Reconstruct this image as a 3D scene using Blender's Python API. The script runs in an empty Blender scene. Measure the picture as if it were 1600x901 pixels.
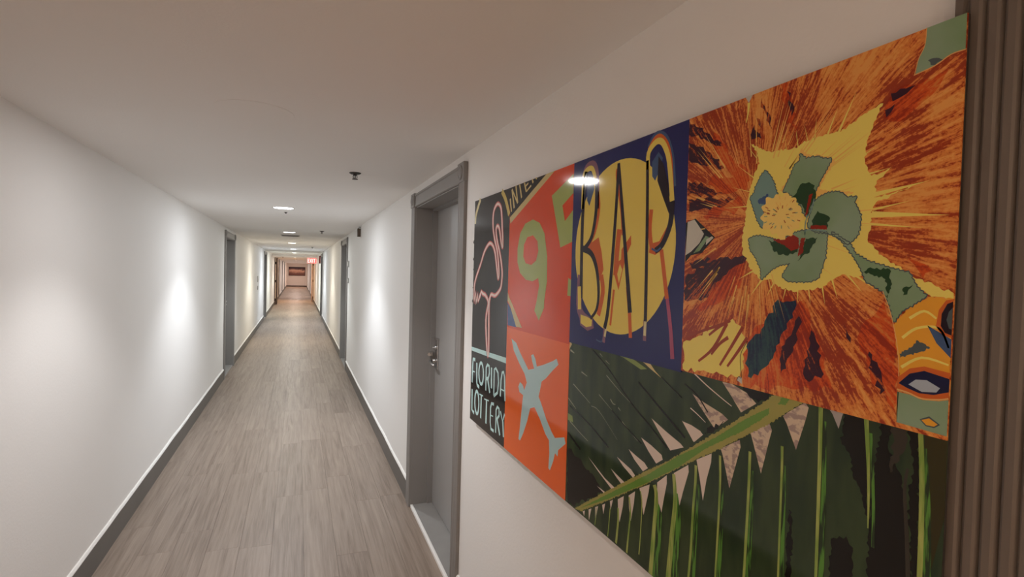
import bpy, bmesh, math, random
from mathutils import Vector, Matrix, noise
from mathutils.geometry import tessellate_polygon

scene = bpy.context.scene
COL = scene.collection
random.seed(7)

# ------------------------------------------------------------------ camera
cam_data = bpy.data.cameras.new('camera')
cam = bpy.data.objects.new('camera', cam_data)
COL.objects.link(cam)
cam_data.sensor_width = 36.0
cam_data.lens = 825.28 / 1600 * 36.0
cam_data.clip_start = 0.02
cam_data.clip_end = 200
RV = Vector((0.92665, -0.37501, 0.02624)); UV = Vector((-0.01447, 0.03417, 0.99931)); FV = Vector((0.37565, 0.92639, -0.02623))
cam.matrix_world = Matrix(((RV.x, UV.x, -FV.x, 0), (RV.y, UV.y, -FV.y, 0), (RV.z, UV.z, -FV.z, 1.62), (0, 0, 0, 1)))
scene.camera = cam

# ------------------------------------------------------------------ world, exposure
world = bpy.data.worlds.new('world')
scene.world = world
world.use_nodes = True
world.node_tree.nodes['Background'].inputs[0].default_value = (0.02, 0.02, 0.02, 1)
scene.view_settings.view_transform = 'Standard'
scene.view_settings.look = 'None'
scene.view_settings.gamma = 1.0
scene.view_settings.use_curve_mapping = False
scene.view_settings.exposure = 1.55
scene.cycles.diffuse_bounces = 12
scene.cycles.max_bounces = 16

# ceiling downlights: distance along the corridor, colour of the lamp, power of the beam
LAMPS = [
    (-1.40, (1.0, 0.72, 0.53), 36),
    (2.78, (1.0, 0.97, 0.96), 15),
    (5.51, (0.93, 0.96, 1.0), 24),
    (9.12, (0.97, 1.0, 0.99), 22),
    (12.85, (1.0, 0.92, 0.76), 26),
    (16.80, (0.84, 0.92, 1.0), 30),
    (20.70, (0.95, 1.0, 0.91), 34),
    (24.60, (1.0, 0.92, 0.82), 24),
    (28.50, (1.0, 0.66, 0.40), 40),
    (33.30, (1.0, 0.80, 0.72), 28),
    (37.50, (1.0, 0.84, 0.76), 30),
    (41.70, (1.0, 0.80, 0.72), 30),
    (45.90, (1.0, 0.84, 0.74), 30),
    (50.00, (1.0, 0.66, 0.52), 34),
]
LAMP_X = -0.138

# ------------------------------------------------------------------ materials
def srgb(r, g, b):
    f = lambda c: (c / 255 / 12.92) if c <= 10.3 else ((c / 255 + 0.055) / 1.055) ** 2.4
    return (f(r), f(g), f(b), 1)

def mat(name, col, rough=0.6, metal=0.0, spec=0.5):
    m = bpy.data.materials.new(name)
    m.use_nodes = True
    b = m.node_tree.nodes['Principled BSDF']
    b.inputs['Base Color'].default_value = col
    b.inputs['Roughness'].default_value = rough
    b.inputs['Metallic'].default_value = metal
    b.inputs['Specular IOR Level'].default_value = spec
    return m

def N(m, t, **kw):
    n = m.node_tree.nodes.new(t)
    for k, v in kw.items():
        setattr(n, k, v)
    return n

def L(m, a, b):
    m.node_tree.links.new(a, b)

def mottled(name, c1, c2, scale=3.0, rough=0.7, bump=0.0, bscale=60, stretch=(1, 1, 1), spec=0.4, metal=0.0, detail=4):
    m = mat(name, c1, rough, metal, spec)
    b = m.node_tree.nodes['Principled BSDF']
    tc = N(m, 'ShaderNodeTexCoord'); mp = N(m, 'ShaderNodeMapping'); mp.inputs['Scale'].default_value = stretch
    L(m, tc.outputs['Object'], mp.inputs[0])
    nz = N(m, 'ShaderNodeTexNoise'); nz.inputs['Scale'].default_value = scale; nz.inputs['Detail'].default_value = detail
    L(m, mp.outputs[0], nz.inputs['Vector'])
    mx = N(m, 'ShaderNodeMix', data_type='RGBA')
    mx.inputs[6].default_value = c1; mx.inputs[7].default_value = c2
    L(m, nz.outputs['Fac'], mx.inputs[0]); L(m, mx.outputs[2], b.inputs['Base Color'])
    if bump:
        n2 = N(m, 'ShaderNodeTexNoise'); n2.inputs['Scale'].default_value = bscale; n2.inputs['Detail'].default_value = 3
        L(m, mp.outputs[0], n2.inputs['Vector'])
        bp = N(m, 'ShaderNodeBump'); bp.inputs['Strength'].default_value = bump; bp.inputs['Distance'].default_value = 0.002
        L(m, n2.outputs['Fac'], bp.inputs['Height']); L(m, bp.outputs[0], b.inputs['Normal'])
    return m

def glow(name, col, strength):
    m = bpy.data.materials.new(name); m.use_nodes = True
    nt = m.node_tree; nt.nodes.remove(nt.nodes['Principled BSDF'])
    e = nt.nodes.new('ShaderNodeEmission'); e.inputs[0].default_value = col; e.inputs[1].default_value = strength
    nt.links.new(e.outputs[0], nt.nodes['Material Output'].inputs[0])
    return m

M = {}
M['wall'] = mottled('wall_paint', (0.86, 0.86, 0.85, 1), (0.89, 0.89, 0.88, 1), 1.2, 0.6, 0.25, 90)
M['ceiling'] = mottled('ceiling_paint', (0.87, 0.865, 0.85, 1), (0.90, 0.895, 0.885, 1), 1.5, 0.75, 0.25, 120)
M['caulk'] = mat('white_caulk', (0.9, 0.9, 0.88, 1), 0.5)
M['grey_paint'] = mottled('grey_trim_paint', (0.262, 0.255, 0.248, 1), (0.29, 0.283, 0.276, 1), 6, 0.42, 0.12, 150)
M['leaf_paint'] = mottled('grey_door_paint', (0.33, 0.327, 0.323, 1), (0.36, 0.357, 0.353, 1), 3, 0.4, 0.1, 150)
M['base_paint'] = mottled('baseboard_paint', (0.135, 0.125, 0.115, 1), (0.165, 0.155, 0.145, 1), 5, 0.5)
M['dark_base'] = mat('dark_brown_base', (0.035, 0.022, 0.018, 1), 0.5)
M['concrete'] = mottled('floor_screed', (0.06, 0.052, 0.045, 1), (0.08, 0.07, 0.06, 1), 8, 0.8)
M['brown_paint'] = mottled('brown_grey_trim_paint', (0.150, 0.124, 0.104, 1), (0.172, 0.144, 0.122, 1), 6, 0.45, 0.12, 150)
M['sill'] = mottled('threshold_stone', (0.27, 0.265, 0.255, 1), (0.34, 0.335, 0.325, 1), 9, 0.45)
M['chrome'] = mat('satin_chrome', (0.55, 0.55, 0.55, 1), 0.28, 1.0)
M['dark_metal'] = mat('dark_metal', (0.05, 0.047, 0.043, 1), 0.4, 0.6)
M['white_plastic'] = mat('white_plastic', (0.78, 0.77, 0.74, 1), 0.4)
M['grey_plastic'] = mat('grey_plastic', (0.42, 0.42, 0.41, 1), 0.45)
M['brown_plastic'] = mat('brown_plastic', (0.09, 0.06, 0.04, 1), 0.5)
M['red_plastic'] = mat('red_plastic', (0.25, 0.02, 0.02, 1), 0.4)
M['dark_wood'] = mottled('dark_brown_wood', (0.045, 0.024, 0.018, 1), (0.07, 0.036, 0.026, 1), 4, 0.45, stretch=(6, 6, 0.6))
M['tan_wood'] = mottled('tan_wood', (0.45, 0.30, 0.22, 1), (0.55, 0.38, 0.28, 1), 4, 0.45, stretch=(6, 6, 0.6))
M['panel_edge'] = mat('panel_edge', (0.045, 0.04, 0.036, 1), 0.5)
M['lens_off'] = M['ceiling']

def plank_material():
    m = mat('grey_oak_vinyl', (0.3, 0.25, 0.22, 1), 0.42, 0, 0.45)
    b = m.node_tree.nodes['Principled BSDF']
    oi = N(m, 'ShaderNodeObjectInfo'); ge = N(m, 'ShaderNodeNewGeometry')
    ad = N(m, 'ShaderNodeMath', operation='ADD'); L(m, oi.outputs['Random'], ad.inputs[0]); L(m, ge.outputs['Random Per Island'], ad.inputs[1])
    fr = N(m, 'ShaderNodeMath', operation='FRACT'); L(m, ad.outputs[0], fr.inputs[0])
    off = N(m, 'ShaderNodeMath', operation='MULTIPLY'); off.inputs[1].default_value = 37.0; L(m, fr.outputs[0], off.inputs[0])
    cb = N(m, 'ShaderNodeCombineXYZ'); L(m, off.outputs[0], cb.inputs[2])
    va = N(m, 'ShaderNodeVectorMath', operation='ADD'); L(m, ge.outputs['Position'], va.inputs[0]); L(m, cb.outputs[0], va.inputs[1])
    mp = N(m, 'ShaderNodeMapping'); mp.inputs['Scale'].default_value = (24, 0.9, 1); L(m, va.outputs[0], mp.inputs[0])
    n1 = N(m, 'ShaderNodeTexNoise'); n1.inputs['Scale'].default_value = 1.6; n1.inputs['Detail'].default_value = 6; n1.inputs['Roughness'].default_value = 0.62; n1.inputs['Distortion'].default_value = 0.6
    L(m, mp.outputs[0], n1.inputs['Vector'])
    mp2 = N(m, 'ShaderNodeMapping'); mp2.inputs['Scale'].default_value = (130, 3.0, 1); L(m, va.outputs[0], mp2.inputs[0])
    n2 = N(m, 'ShaderNodeTexNoise'); n2.inputs['Scale'].default_value = 1.5; n2.inputs['Detail'].default_value = 3; L(m, mp2.outputs[0], n2.inputs['Vector'])
    rp = N(m, 'ShaderNodeValToRGB')
    e = rp.color_ramp.elements
    e[0].position = 0.30; e[0].color = (0.165, 0.122, 0.094, 1)
    e[1].position = 0.72; e[1].color = (0.37, 0.300, 0.246, 1)
    x = e.new(0.5); x.color = (0.275, 0.218, 0.176, 1)
    mx = N(m, 'ShaderNodeMath', operation='MULTIPLY_ADD'); mx.inputs[1].default_value = 0.28; L(m, n2.outputs['Fac'], mx.inputs[0])
    sc = N(m, 'ShaderNodeMath', operation='MULTIPLY'); sc.inputs[1].default_value = 0.72; L(m, n1.outputs['Fac'], sc.inputs[0]); L(m, sc.outputs[0], mx.inputs[2])
    tone = N(m, 'ShaderNodeMath', operation='MULTIPLY_ADD'); tone.inputs[1].default_value = 0.10; tone.inputs[2].default_value = -0.05; L(m, fr.outputs[0], tone.inputs[0])
    sm = N(m, 'ShaderNodeMath', operation='ADD'); L(m, mx.outputs[0], sm.inputs[0]); L(m, tone.outputs[0], sm.inputs[1])
    L(m, sm.outputs[0], rp.inputs[0]); L(m, rp.outputs[0], b.inputs['Base Color'])
    bp = N(m, 'ShaderNodeBump'); bp.inputs['Strength'].default_value = 0.15; bp.inputs['Distance'].default_value = 0.001
    L(m, n2.outputs['Fac'], bp.inputs['Height']); L(m, bp.outputs[0], b.inputs['Normal'])
    return m
M['plank'] = plank_material()

# ------------------------------------------------------------------ mesh helpers
def quad_box(bm, a, b):
    (x0, y0, z0), (x1, y1, z1) = a, b
    v = [bm.verts.new(p) for p in ((x0, y0, z0), (x1, y0, z0), (x1, y1, z0), (x0, y1, z0), (x0, y0, z1), (x1, y0, z1), (x1, y1, z1), (x0, y1, z1))]
    for f in ((3, 2, 1, 0), (4, 5, 6, 7), (0, 1, 5, 4), (1, 2, 6, 5), (2, 3, 7, 6), (3, 0, 4, 7)):
        bm.faces.new([v[i] for i in f])

def bevel_all(bm, w, seg=2):
    bmesh.ops.bevel(bm, geom=list(bm.edges), offset=w, segments=seg, affect='EDGES', profile=0.5)

def lathe(bm, prof, axis='Z', centre=(0, 0, 0), n=28):
    """prof: list of (radius, height); closed on the axis where radius is 0"""
    rings = []
    c = Vector(centre)
    for r, h in prof:
        if r < 1e-7:
            p = {'Z': Vector((0, 0, h)), 'X': Vector((h, 0, 0)), 'Y': Vector((0, h, 0))}[axis]
            rings.append([bm.verts.new(c + p)])
        else:
            ring = []
            for k in range(n):
                a = 2 * math.pi * k / n
                u, v = r * math.cos(a), r * math.sin(a)
                p = {'Z': Vector((u, v, h)), 'X': Vector((h, u, v)), 'Y': Vector((u, h, v))}[axis]
                ring.append(bm.verts.new(c + p))
            rings.append(ring)
    for A, B in zip(rings, rings[1:]):
        for k in range(n):
            a0, a1 = A[k % len(A)], A[(k + 1) % len(A)]
            b0, b1 = B[k % len(B)], B[(k + 1) % len(B)]
            vs = []
            for q in (a0, a1, b1, b0):
                if q not in vs: vs.append(q)
            if len(vs) > 2: bm.faces.new(vs)
    bmesh.ops.recalc_face_normals(bm, faces=list(bm.faces))

def tube(bm, pts, r, n=10, caps=True):
    pts = [Vector(p) for p in pts]
    rings = []
    for i, p in enumerate(pts):
        d = (pts[min(i + 1, len(pts) - 1)] - pts[max(i - 1, 0)]).normalized()
        up = Vector((0, 0, 1)) if abs(d.z) < 0.9 else Vector((1, 0, 0))
        s = d.cross(up).normalized(); t = s.cross(d)
        rings.append([bm.verts.new(p + (s * math.cos(2 * math.pi * k / n) + t * math.sin(2 * math.pi * k / n)) * r) for k in range(n)])
    for A, B in zip(rings, rings[1:]):
        for k in range(n):
            bm.faces.new((A[k], A[(k + 1) % n], B[(k + 1) % n], B[k]))
    if caps:
        bm.faces.new(rings[0][::-1]); bm.faces.new(rings[-1])
    bmesh.ops.recalc_face_normals(bm, faces=list(bm.faces))

def obj(name, bm, m, parent=None, smooth=False, loc=None, fix=True):
    if fix: bmesh.ops.recalc_face_normals(bm, faces=list(bm.faces))
    me = bpy.data.meshes.new(name)
    bm.to_mesh(me); bm.free()
    for mm in (m if isinstance(m, (list, tuple)) else [m]): me.materials.append(mm)
    if smooth:
        for p in me.polygons: p.use_smooth = True
    o = bpy.data.objects.new(name, me)
    COL.objects.link(o)
    if parent is not None: o.parent = parent
    if loc is not None: o.location = loc
    return o

def box_obj(name, a, b, m, parent=None, bev=0.0):
    bm = bmesh.new(); quad_box(bm, a, b)
    if bev: bevel_all(bm, bev)
    return obj(name, bm, m, parent)

def thing(name, label, cat, loc=(0, 0, 0), group=None, kind=None):
    o = bpy.data.objects.new(name, None); COL.objects.link(o)
    o.location = loc; o.empty_display_size = 0.1
    if label: o['label'] = label
    if cat: o['category'] = cat
    if group: o['group'] = group
    if kind: o['kind'] = kind
    return o

def structure(o, label, cat=None):
    o['kind'] = 'structure'; o['label'] = label
    if cat: o['category'] = cat
    return o

# ------------------------------------------------------------------ the corridor
XL, XR, CEIL, CEIL2 = -0.981, 0.743, 2.200, 2.122
Y0, YE, YSTEP = -3.2, 52.4, 23.5
REVEAL = 0.19
CASW, CAST = 0.098, 0.017
HEAD_B, HEAD_T = 2.062, 2.150
# doors: side (+1 right, -1 left), outer casing from, to
DOORS = [
    (+1, 2.430, 3.690), (+1, -0.86, 0.401), (-1, 8.55, 9.83), (+1, 8.90, 10.16),
    (-1, 17.98, 19.30), (+1, 18.30, 19.60),
    (-1, 31.4, 32.6), (+1, 30.6, 31.8), (-1, 37.6, 38.8), (+1, 36.6, 37.8), (-1, 43.8, 45.0), (+1, 42.6, 43.8), (+1, 48.4, 49.6),
]
def openings(side):
    return sorted((a + CASW - 0.012, b - CASW + 0.012) for s, a, b in DOORS if s == side)

def wall_mesh(side):
    bm = bmesh.new()
    x0, x1 = (XR, XR + REVEAL + 0.03) if side > 0 else (XL - REVEAL - 0.03, XL)
    y = Y0
    for a, b in openings(side):
        quad_box(bm, (x0, y, 0), (x1, a, CEIL)); quad_box(bm, (x0, a, HEAD_B + 0.012), (x1, b, CEIL)); y = b
    quad_box(bm, (x0, y, 0), (x1, YE, CEIL))
    return bm
structure(obj('wall_left', wall_mesh(-1), M['wall']), 'long off-white painted wall along the left of the corridor')
structure(obj('wall_right', wall_mesh(+1), M['wall']), 'long off-white painted wall carrying the colourful art panel')
structure(box_obj('wall_end', (XL - 0.3, YE, 0), (XR + 0.3, YE + 0.15, CEIL), M['wall']), 'small white wall closing the far end of the corridor')
structure(box_obj('wall_behind', (XL - 0.3, Y0 - 0.15, 0), (XR + 0.3, Y0, CEIL), M['wall']), 'white wall closing the corridor behind the viewpoint')
bm = bmesh.new()
quad_box(bm, (XL - 0.3, Y0 - 0.15, CEIL), (XR + 0.3, YE + 0.15, CEIL + 0.12))
quad_box(bm, (XL, YSTEP, CEIL2), (XR, YE, CEIL))
structure(obj('ceiling', bm, M['ceiling']), 'low flat white ceiling that drops slightly before the exit sign')

# floor: screed, then planks
fl = structure(box_obj('floor', (XL - 0.3, Y0 - 0.15, -0.2), (XR + 0.3, YE + 0.15, -0.0035), M['concrete']), 'grey brown wood plank floor running down the corridor')
PW, PL, GAP = (XR - XL) / 10.0, 1.22, 0.00045
def plank_mesh(w, l):
    bm = bmesh.new(); quad_box(bm, (0, 0, -0.0035), (w, l, 0))
    top = [e for e in bm.edges if all(v.co.z > -0.001 for v in e.verts)]
    bmesh.ops.bevel(bm, geom=top, offset=0.0004, segments=1, affect='EDGES')
    return bm
NEAR0, NEAR1 = 1.2, 15.0
proto = None
rest = bmesh.new()
rnd = random.Random(3)
for c in range(10):
    y = Y0 - rnd.random() * PL
    x = XL + c * PW
    while y < YE:
        a, b = y + GAP, y + PL - GAP
        if b > NEAR0 and a < NEAR1:
            if proto is None:
                proto = obj('plank', plank_mesh(PW - 2 * GAP, PL - 2 * GAP), M['plank'], fl, loc=(x + GAP, a, 0))
            else:
                q = proto.copy(); COL.objects.link(q); q.parent = fl; q.location = (x + GAP, a, 0)
        else:
            a2, b2 = max(a, Y0), min(b, YE)
            if b2 - a2 > 0.01: quad_box(rest, (x + GAP, a2, -0.0035), (x + PW - GAP, b2, 0))
        y += PL
o = obj('distant_plank', rest, M['plank'], fl); o['kind'] = 'stuff'

# baseboards with a wavy white caulk bead along the top
BH, BT = 0.145, 0.011
def base_runs(side):
    y, out = Y0, []
    for s, a, b in sorted((d for d in DOORS if d[0] == side), key=lambda d: d[1]):
        out.append((y, a)); y = b
    out.append((y, YE)); return out
for side, nm in ((-1, 'baseboard_left'), (+1, 'baseboard_right')):
    bm = bmesh.new(); ck = bmesh.new()
    X = XR if side > 0 else XL
    for a, b in base_runs(side):
        if b < a: continue
        quad_box(bm, (min(X, X - side * BT), a, 0), (max(X, X - side * BT), b, BH))
        n = max(2, int((b - a) / 0.09)); prev = None
        for i in range(n + 1):
            y = a + (b - a) * i / n
            w = noise.noise(Vector((y * 2.2, side * 9.0, 0))) * 0.0045 + noise.noise(Vector((y * 9, side * 5.0, 3))) * 0.002
            h0, h1 = BH + w - 0.004, BH + 0.011 + w * 1.3
            ring = [ck.verts.new((X, y, h1)), ck.verts.new((X - side * 0.006, y, h1 - 0.002)), ck.verts.new((X - side * (BT + 0.002), y, h0 + 0.003)), ck.verts.new((X - side * (BT + 0.0012), y, h0 - 0.003))]
            if prev:
                for k in range(3): ck.faces.new((prev[k], prev[k + 1], ring[k + 1], ring[k]))
            prev = ring
    o = structure(obj(nm, bm, M['base_paint']), 'dark grey baseboard along the %s corridor wall' % ('right' if side > 0 else 'left'))
    obj('caulk_line', ck, M['caulk'], o)
structure(box_obj('baseboard_end', (XL, YE - 0.014, 0), (XR, YE, 0.10), M['dark_base']), 'dark brown baseboard under the picture at the far end')

# ------------------------------------------------------------------ doors
def reeded_profile(w, t):
    """cross-section of the casing: (across, proud)"""
    pts = [(0, 0), (0, t * 0.8), (0.002, t), (0.010, t), (0.012, t * 0.72), (0.0135, t * 0.72)]
    n = 4; a0 = 0.0135; pitch = (w - 2 * a0) / n
    for k in range(n):
        for j in range(1, 7):
            u = j / 7
            pts.append((a0 + (k + u) * pitch, t * (0.72 + 0.28 * min(1.0, 1.35 * math.sin(math.pi * u)))))
        pts.append((a0 + (k + 1) * pitch, t * 0.66 if k < n - 1 else t * 0.72))
    pts += [(w - 0.012, t * 0.72), (w - 0.010, t), (w - 0.002, t), (w, t * 0.8), (w, 0)]
    return pts

def extrude_profile(bm, prof, f0, f1):
    A = [bm.verts.new(f0(u, v)) for u, v in prof]; B = [bm.verts.new(f1(u, v)) for u, v in prof]
    for i in range(len(prof) - 1): bm.faces.new((A[i], A[i + 1], B[i + 1], B[i]))
    bm.faces.new(A[::-1]); bm.faces.new(B)

LEAF_D = 0.145
def make_door(i, side, a, b, label, full=True, leaf_mat=None, near=False):
    X = XR if side > 0 else XL
    inn = lambda d: X - side * d           # d metres out of the wall into the corridor
    root = thing('door_%d' % i, label, None, (X, (a + b) / 2, 0), kind='structure')
    ox, oy = root.location.x, root.location.y
    trim = M['brown_paint'] if i == 2 else M['grey_paint']
    def put(o):
        o.parent = root; o.matrix_parent_inverse = Matrix.Translation((-ox, -oy, 0)); return o
    for y0 in (a, b - CASW):
        bm = bmesh.new()
        extrude_profile(bm, reeded_profile(CASW, CAST), lambda u, v: (inn(v), y0 + u, 0), lambda u, v: (inn(v), y0 + u, HEAD_B))
        put(obj('casing', bm, trim))
    hp = [(0, 0), (0, 0.012), (0.004, CAST), (0.012, CAST), (0.015, 0.012), (0.070, 0.012), (0.073, CAST), (0.084, CAST), (0.088, 0.010), (0.088, 0)]
    bm = bmesh.new()
    extrude_profile(bm, hp, lambda u, v: (inn(v), a + CASW, HEAD_B + u), lambda u, v: (inn(v), b - CASW, HEAD_B + u))
    put(obj('header', bm, trim))
    for y0 in (a, b - CASW):
        bm = bmesh.new()
        quad_box(bm, (min(X, inn(0.023)), y0 - 0.004, HEAD_B - 0.002), (max(X, inn(0.023)), y0 + CASW + 0.004, HEAD_T + 0.004)); bevel_all(bm, 0.003, 2)
        blk = put(obj('corner_block', bm, trim))
        if full:
            bm = bmesh.new()
            pr = [(0.036, 0), (0.036, 0.003), (0.033, 0.005), (0.029, 0.005), (0.026, 0.002), (0.020, 0.002), (0.016, 0.005), (0.009, 0.006), (0, 0.007)]
            lathe(bm, [(r, -side * h) for r, h in pr], 'X', (inn(0.023), y0 + CASW / 2, (HEAD_B + HEAD_T) / 2), 24)
            ro = obj('rosette', bm, trim, blk, smooth=True); ro.matrix_parent_inverse = Matrix.Translation((-ox, -oy, 0)) if False else Matrix()
    # jamb lining
    D = REVEAL
    j0, j1 = a + CASW - 0.012, b - CASW + 0.012
    xa, xb = sorted((inn(0.001), inn(-D)))
    put(box_obj('jamb', (xa, j0, 0), (xb, j0 + 0.018, HEAD_B + 0.012), trim))
    put(box_obj('jamb', (xa, j1 - 0.018, 0), (xb, j1, HEAD_B + 0.012), trim))
    put(box_obj('head_jamb', (xa, j0 + 0.018, HEAD_B - 0.006), (xb, j1 - 0.018, HEAD_B + 0.012), trim))
    # stops
    sa, sb = sorted((inn(-LEAF_D + 0.035), inn(-LEAF_D)))
    bm = bmesh.new()
    quad_box(bm, (sa, j0 + 0.018, 0.0), (sb, j0 + 0.034, HEAD_B - 0.006)); quad_box(bm, (sa, j1 - 0.034, 0.0), (sb, j1 - 0.018, HEAD_B - 0.006)); quad_box(bm, (sa, j0 + 0.034, HEAD_B - 0.022), (sb, j1 - 0.034, HEAD_B - 0.006))
    put(obj('door_stop', bm, M['grey_paint']))
    la, lb = sorted((inn(-LEAF_D), inn(-LEAF_D - 0.044)))
    leaf = put(box_obj('leaf', (la, j0 + 0.021, 0.024), (lb, j1 - 0.021, HEAD_B - 0.009), leaf_mat or M['leaf_paint'], bev=0.002))
    ta, tb = sorted((inn(-0.002), inn(-D)))
    put(box_obj('threshold', (ta, j0 + 0.018, -0.003), (tb, j1 - 0.018, 0.018), M['sill'] if i == 1 else M['grey_paint'], bev=0.004))
    ea, eb = sorted((inn(0.004), inn(-0.014)))
    put(box_obj('threshold_edge', (ea, j0 + 0.018, -0.003), (eb, j1 - 0.018, 0.020), M['caulk'] if i == 1 else M['grey_paint'], bev=0.004))
    if full:
        # lever handle on the far edge of the leaf
        ly = j1 - 0.021 - 0.072
        fx = inn(-LEAF_D)
        hd = thing('handle', 'chrome lever on a tall plate', None)
        hd.parent = root; hd.matrix_parent_inverse = Matrix.Translation((-ox, -oy, 0))
        bm = bmesh.new()
        pa, pb = sorted((fx, fx - side * 0.009))
        quad_box(bm, (pa, ly - 0.036, 0.965), (pb, ly + 0.036, 1.165)); bevel_all(bm, 0.003, 2)
        obj('plate', bm, M['chrome'], hd)
        bm = bmesh.new(); xx = lambda d: fx - side * d
        lathe(bm, [(0.014, 0), (0.014, 0.030), (0, 0.030)] if side < 0 else [(0.014, 0), (0.014, -0.030), (0, -0.030)], 'X', (xx(0.006), ly, 1.02), 16)
        tube(bm, [(xx(0.036), ly + 0.012, 1.02), (xx(0.052), ly, 1.02), (xx(0.056), ly - 0.03, 1.018), (xx(0.054), ly - 0.08, 1.012), (xx(0.050), ly - 0.115, 1.008)], 0.0085, 10)
        obj('lever', bm, M['chrome'], hd, smooth=True)
        bm = bmesh.new()
        lathe(bm, [(0.016, 0), (0.016, -side * 0.012), (0.006, -side * 0.014), (0.006, -side * 0.026), (0, -side * 0.026)], 'X', (xx(0.008), ly, 1.11), 16)
        obj('thumb_turn', bm, M['chrome'], hd, smooth=True)
        # folded latch guard above the plate and the strike on the jamb
        bm = bmesh.new()
        quad_box(bm, (min(xx(0), xx(0.022)), ly - 0.05, 1.168), (max(xx(0), xx(0.022)), ly + 0.03, 1.176)); bevel_all(bm, 0.0015, 1)
        obj('latch', bm, M['chrome'], hd)
        bm = bmesh.new()
        sx = sorted((inn(-LEAF_D + 0.05), inn(-LEAF_D + 0.02)))
        quad_box(bm, (sx[0], j1 - 0.050, 1.045), (sx[1], j1 - 0.030, 1.075)); bevel_all(bm, 0.004, 2)
        tube(bm, [(inn(-LEAF_D + 0.045), j1 - 0.05, 1.06), (inn(-LEAF_D + 0.05), j1 - 0.062, 1.06)], 0.011, 12)
        obj('strike', bm, M['chrome'], hd)
    return root

LBL = {
    1: 'grey door with lever handle beside the left end of the art panel',
    2: 'brownish grey reeded door casing overlapped by the right end of the art panel',
    3: 'first grey framed door along the left wall',
    4: 'second grey framed door on the right, past the wall sensor',
    5: 'narrow looking grey door frame on the left just before the ceiling drop',
    6: 'grey door frame on the right just before the exit sign',
}
ordn = ['first', 'second', 'third', 'fourth']
ct = {1: 0, -1: 0}
for i, (s, a, b) in enumerate(DOORS, 1):
    if i in LBL: lab = LBL[i]
    else:
        lab = '%s distant door frame on the %s wall beyond the fire doors' % (ordn[ct[s]], 'right' if s > 0 else 'left'); ct[s] += 1
    make_door(i, s, a, b, lab, full=(i <= 4), leaf_mat=None if i < 7 else M['tan_wood'])

# ------------------------------------------------------------------ ceiling downlights
def downlight(k, y, col, power):
    z = CEIL if y < YSTEP else CEIL2
    names = ['behind the viewpoint', '', 'nearest round bright downlight in the ceiling', 'second bright ceiling downlight, just before the air vent', 'third bright ceiling downlight, just past the air vent', 'fourth bright ceiling downlight from the viewpoint', 'fifth ceiling downlight, just before the ceiling drops']
    if k < len(names): lab = names[k]
    else: lab = '%s small warm ceiling downlight past the exit sign' % ['first', 'second', 'third', 'fourth', 'fifth', 'sixth', 'seventh'][k - 7]
    if k == 0: lab = 'warm ceiling downlight behind the viewpoint'
    if k == 1: lab = 'faint round flush disc in the near ceiling, before the first sprinkler'
    t = thing('ceiling_downlight' if k != 1 else 'ceiling_disc', lab, 'light', (LAMP_X, y - (0.58 if k == 1 else 0), z), 'ceiling downlights' if k != 1 else None)
    bm = bmesh.new()
    if k == 1:
        lathe(bm, [(0.137, 0), (0.137, -0.0008), (0.134, -0.0013), (0.128, -0.0009), (0, -0.0009)], 'Z', (-0.02, 0, 0), 48)
        obj('cover', bm, M['ceiling'], t, smooth=False)
    else:
        lathe(bm, [(0.102, 0), (0.102, -0.004), (0.094, -0.006), (0.086, -0.004), (0.086, 0)], 'Z', n=40)
        obj('trim_ring', bm, M['white_plastic'], t, smooth=True)
        bm = bmesh.new()
        lathe(bm, [(0.086, -0.0035), (0.05, -0.0045), (0, -0.005)], 'Z', n=40)
        obj('lens', bm, glow('lamp_lens_%d' % k, (*col, 1), 5.0 if k > 0 else 1.5), t, smooth=True)
    ld = bpy.data.lights.new('beam', 'SPOT')
    ld.energy = power * 0.85; ld.color = col; ld.spot_size = math.radians(116); ld.spot_blend = 0.5; ld.shadow_soft_size = 0.06
    lo = bpy.data.objects.new('beam', ld); COL.objects.link(lo); lo.parent = t; lo.location = (0, 0.58 if k == 1 else 0, -0.03)
    ad = bpy.data.lights.new('soft_light', 'AREA')
    ad.shape = 'DISK'; ad.size = 0.16; ad.energy = power * 0.17; ad.color = col
    ao = bpy.data.objects.new('soft_light', ad); COL.objects.link(ao); ao.parent = t; ao.location = (0, 0.58 if k == 1 else 0, -0.012)
for k, (y, c, p) in enumerate(LAMPS): downlight(k, y, c, p)
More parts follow.
